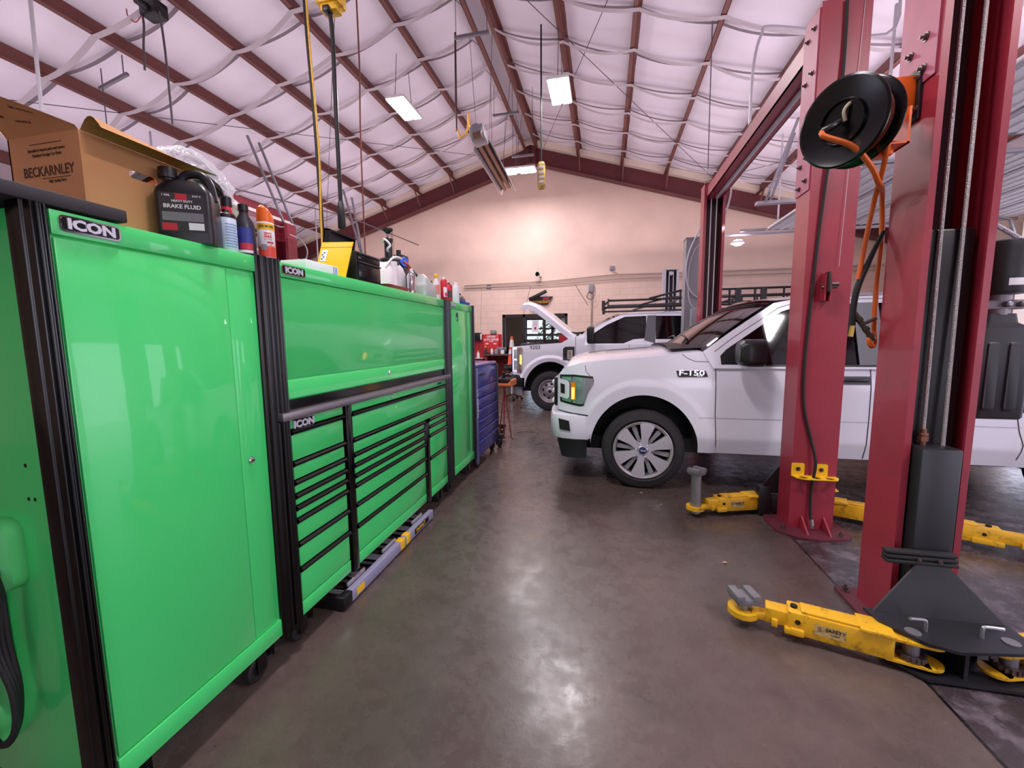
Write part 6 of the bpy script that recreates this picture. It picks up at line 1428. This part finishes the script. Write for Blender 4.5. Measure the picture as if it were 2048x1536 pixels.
t = thing('phone_box', 'black wall box beside the far green locker', 'box', (-4.15, 13.42, 1.4)); obj('case', MB().box(-4.28, -4.05, 13.35, 13.482, 1.48, 1.74, .01), black_pl, t); obj('handset', MB().box(-4.06, -4.02, 13.32, 13.40, 1.5, 1.70, .01), white_pl, t)
def small_bottle(label, x, y, z, h, r, m, cm):
    t = thing('bottle', label, 'bottle', (x, y, z)); mb = MB(); mb.lathe([(r*.95, 0), (r, .01), (r, h*.6), (r*.5, h*.78), (r*.4, h*.82)], (x, y, z), seg=16); obj('bottle', mb, m, t)
    mb = MB(); mb.lathe([(r*.42, h*.8), (r*.5, h*.82), (r*.4, h), (r*.1, h*1.01)], (x, y, z), seg=12); obj('cap', mb, cm, t)
small_bottle('white bottle with yellow cap on the low red cabinet', -3.99, 12.85, .917, .24, .045, white_pl, yellow)
small_bottle('dark bottle with yellow cap between cabinet and workbench', -3.70, 12.7, 1.05, .26, .045, mat('dark label', '3A3030', .4), yellow)
small_bottle('white bottle with red cap on the workbench', -3.52, 12.8, 1.05, .22, .045, white_pl, red_pl)
small_bottle('brown bottle at the left end of the workbench top', -3.62, 12.95, 1.05, .17, .04, mat('brown glass', '5A3A24', .3), lid)
for x, h, m, lab in ((-3.36, .16, grey_paint, 'grey tin on the workbench'), (-3.22, .2, zinc, 'silver canister on the workbench'), (-3.16, .12, white_pl, 'short white tub on the workbench')):
    y = 12.75 if x != -3.22 else 12.95
    mb = MB(); mb.lathe([(.055, 0), (.06, .005), (.06, h-.01), (.057, h), (.02, h+.004)], (x, y, 1.05), seg=18); solo('tin', mb, m, lab, 'tin')
t = thing('bench_grinder', 'small grey bench grinder at the back of the workbench', 'grinder', (-3.28, 13.1, 1.05)); mb = MB(); mb.lathe([(.05, -.10), (.06, -.09), (.06, .09), (.05, .10)], (-3.28, 13.12, 1.20), (1, 0, 0), 18); mb.box(-3.34, -3.22, 13.07, 13.17, 1.05, 1.16, .01); obj('motor', mb, grey_paint, t)
for x in (-3.42, -3.14): mb = MB(); mb.lathe([(.02, -.015), (.07, -.012), (.07, .012), (.02, .015)], (x, 13.12, 1.20), (1, 0, 0), 18); obj('wheel', mb, mat('grind stone', '77737A', .8), t)
# traffic cone on a round black stool
c = (-2.285, 10.2, 0)
st_ = thing('round_stool', 'round black padded stool with an orange traffic cone on it', 'stool', c)
mb = MB(); mb.lathe([(.10, .76), (.19, .77), (.205, .80), (.205, .83), (.19, .855), (.02, .862)], c); obj('seat', mb, black_pl, st_)
mb = MB(); mb.lathe([(.10, .70), (.16, .71), (.16, .75), (.10, .76)], c); obj('tray', mb, black_pl, st_)
mb = MB(); mb.cyl((c[0], c[1], .12), (c[0], c[1], .76), .03); obj('pole', mb, chrome, st_)
for k in range(5):
    a = 2*PI*k/5; mb = MB(); mb.tube([(c[0], c[1], .14), (c[0]+.24*cos(a), c[1]+.24*sin(a), .08)], .02, 6); mb.ball((c[0]+.24*cos(a), c[1]+.24*sin(a), .035), .035, 10, 6); obj('leg', mb, black_pl, st_)
ct = thing('traffic_cone', 'orange traffic cone with two white bands standing on the round stool', 'traffic cone', (c[0], c[1], .862))
corange = mat('cone orange', 'F0502A', .45)
mb = MB(); mb.lathe([(.125, .0), (.125, .01), (.115, .02), (.034, .68), (.03, .72), (.02, .725)], (c[0], c[1], .865), seg=32); obj('cone', mb, corange, ct)
mb = MB(); mb.rings([[(c[0]+a, c[1]+b_, z) for a, b_ in rrect(.31, .31, .05, 4)] for z in (.862, .885)]); obj('base', mb, black_pl, ct)
def band(z0, z1):
    r = lambda z: .1155+(.034-.1155)*(z-.02)/.66+.002
    mb = MB(); mb.lathe([(r(z0), z0), (r(z1), z1), (r(z1)-.004, z1), (r(z0)-.004, z0)], (c[0], c[1], .865), seg=32); return mb
obj('band', band(.29, .40), white_pl, ct); obj('band', band(.46, .645), white_pl, ct)
# rust coloured tripod stand with an orange top
t = thing('tripod_stand', 'orange topped stand with thin rust red legs beyond the blue cabinet', 'stand', (-1.50, 6.15, 0))
mb = MB(); mb.box(-1.68, -1.34, 6.0, 6.3, .83, .87, .01); mb.box(-1.38, -1.34, 6.0, 6.3, .86, .93, .01); obj('top', mb, mat('rust orange', 'C8682A', .5, var=.1), t)
for x, y in ((-1.395, 6.13), (-1.56, 6.0), (-1.53, 6.20)): mb = MB(); mb.tube([(-1.50, 6.15, .83), (x, y, .02), (x+.03, y, .004)], .011, 6); obj('leg', mb, mat('rust red', '8A2E22', .5), t)
t = thing('power_tool', 'black power tool lying on the orange topped stand', 'tool', (-1.52, 6.12, .87)); mb = MB(); mb.box(-1.60, -1.42, 6.06, 6.18, .872, .95, .02); mb.tube([(-1.5, 6.12, .94), (-1.50, 6.1, 1.04)], .02, 8); mb.tube([(-1.58, 6.12, .93), (-1.45, 6.14, 1.0), (-1.38, 6.12, .98)], .018, 8, 4); obj('body', mb, black_pl, t)
t = thing('wheeled_base', 'black steel base frame on casters sticking out past the blue cabinet', 'stand', (-1.6, 5.75, 0))
for y in (5.66, 6.32): obj('frame_bar', MB().box(-2.0, -1.40 if y < 6 else -1.53, y-.03, y+.03, .13, .19, .004), black_pl, t); caster(t, -1.46 if y < 6 else -1.58, y, .13, .045)
obj('frame_bar', MB().box(-1.95, -1.89, 5.66, 6.32, .13, .19, .004), black_pl, t)
# litter on the floor
for x, y, lab, m in ((.82, 2.95, 'tan leaf on the floor left of the second red column', 'C99A7A'), (1.62, 1.62, 'pale pink petal on the floor in front of the nearest lift', 'E8C4CE'), (.37, 4.18, 'pale scrap of paper under the front tyre', 'D8C8C8')):
    t_ = MB(); t_.face([(x-.022, y-.008, .004), (x+.0, y-.014, .010), (x+.022, y+.004, .004), (x+.004, y+.014, .008)]); solo('litter', t_, mat('litter '+m, m, .7), lab, 'litter')
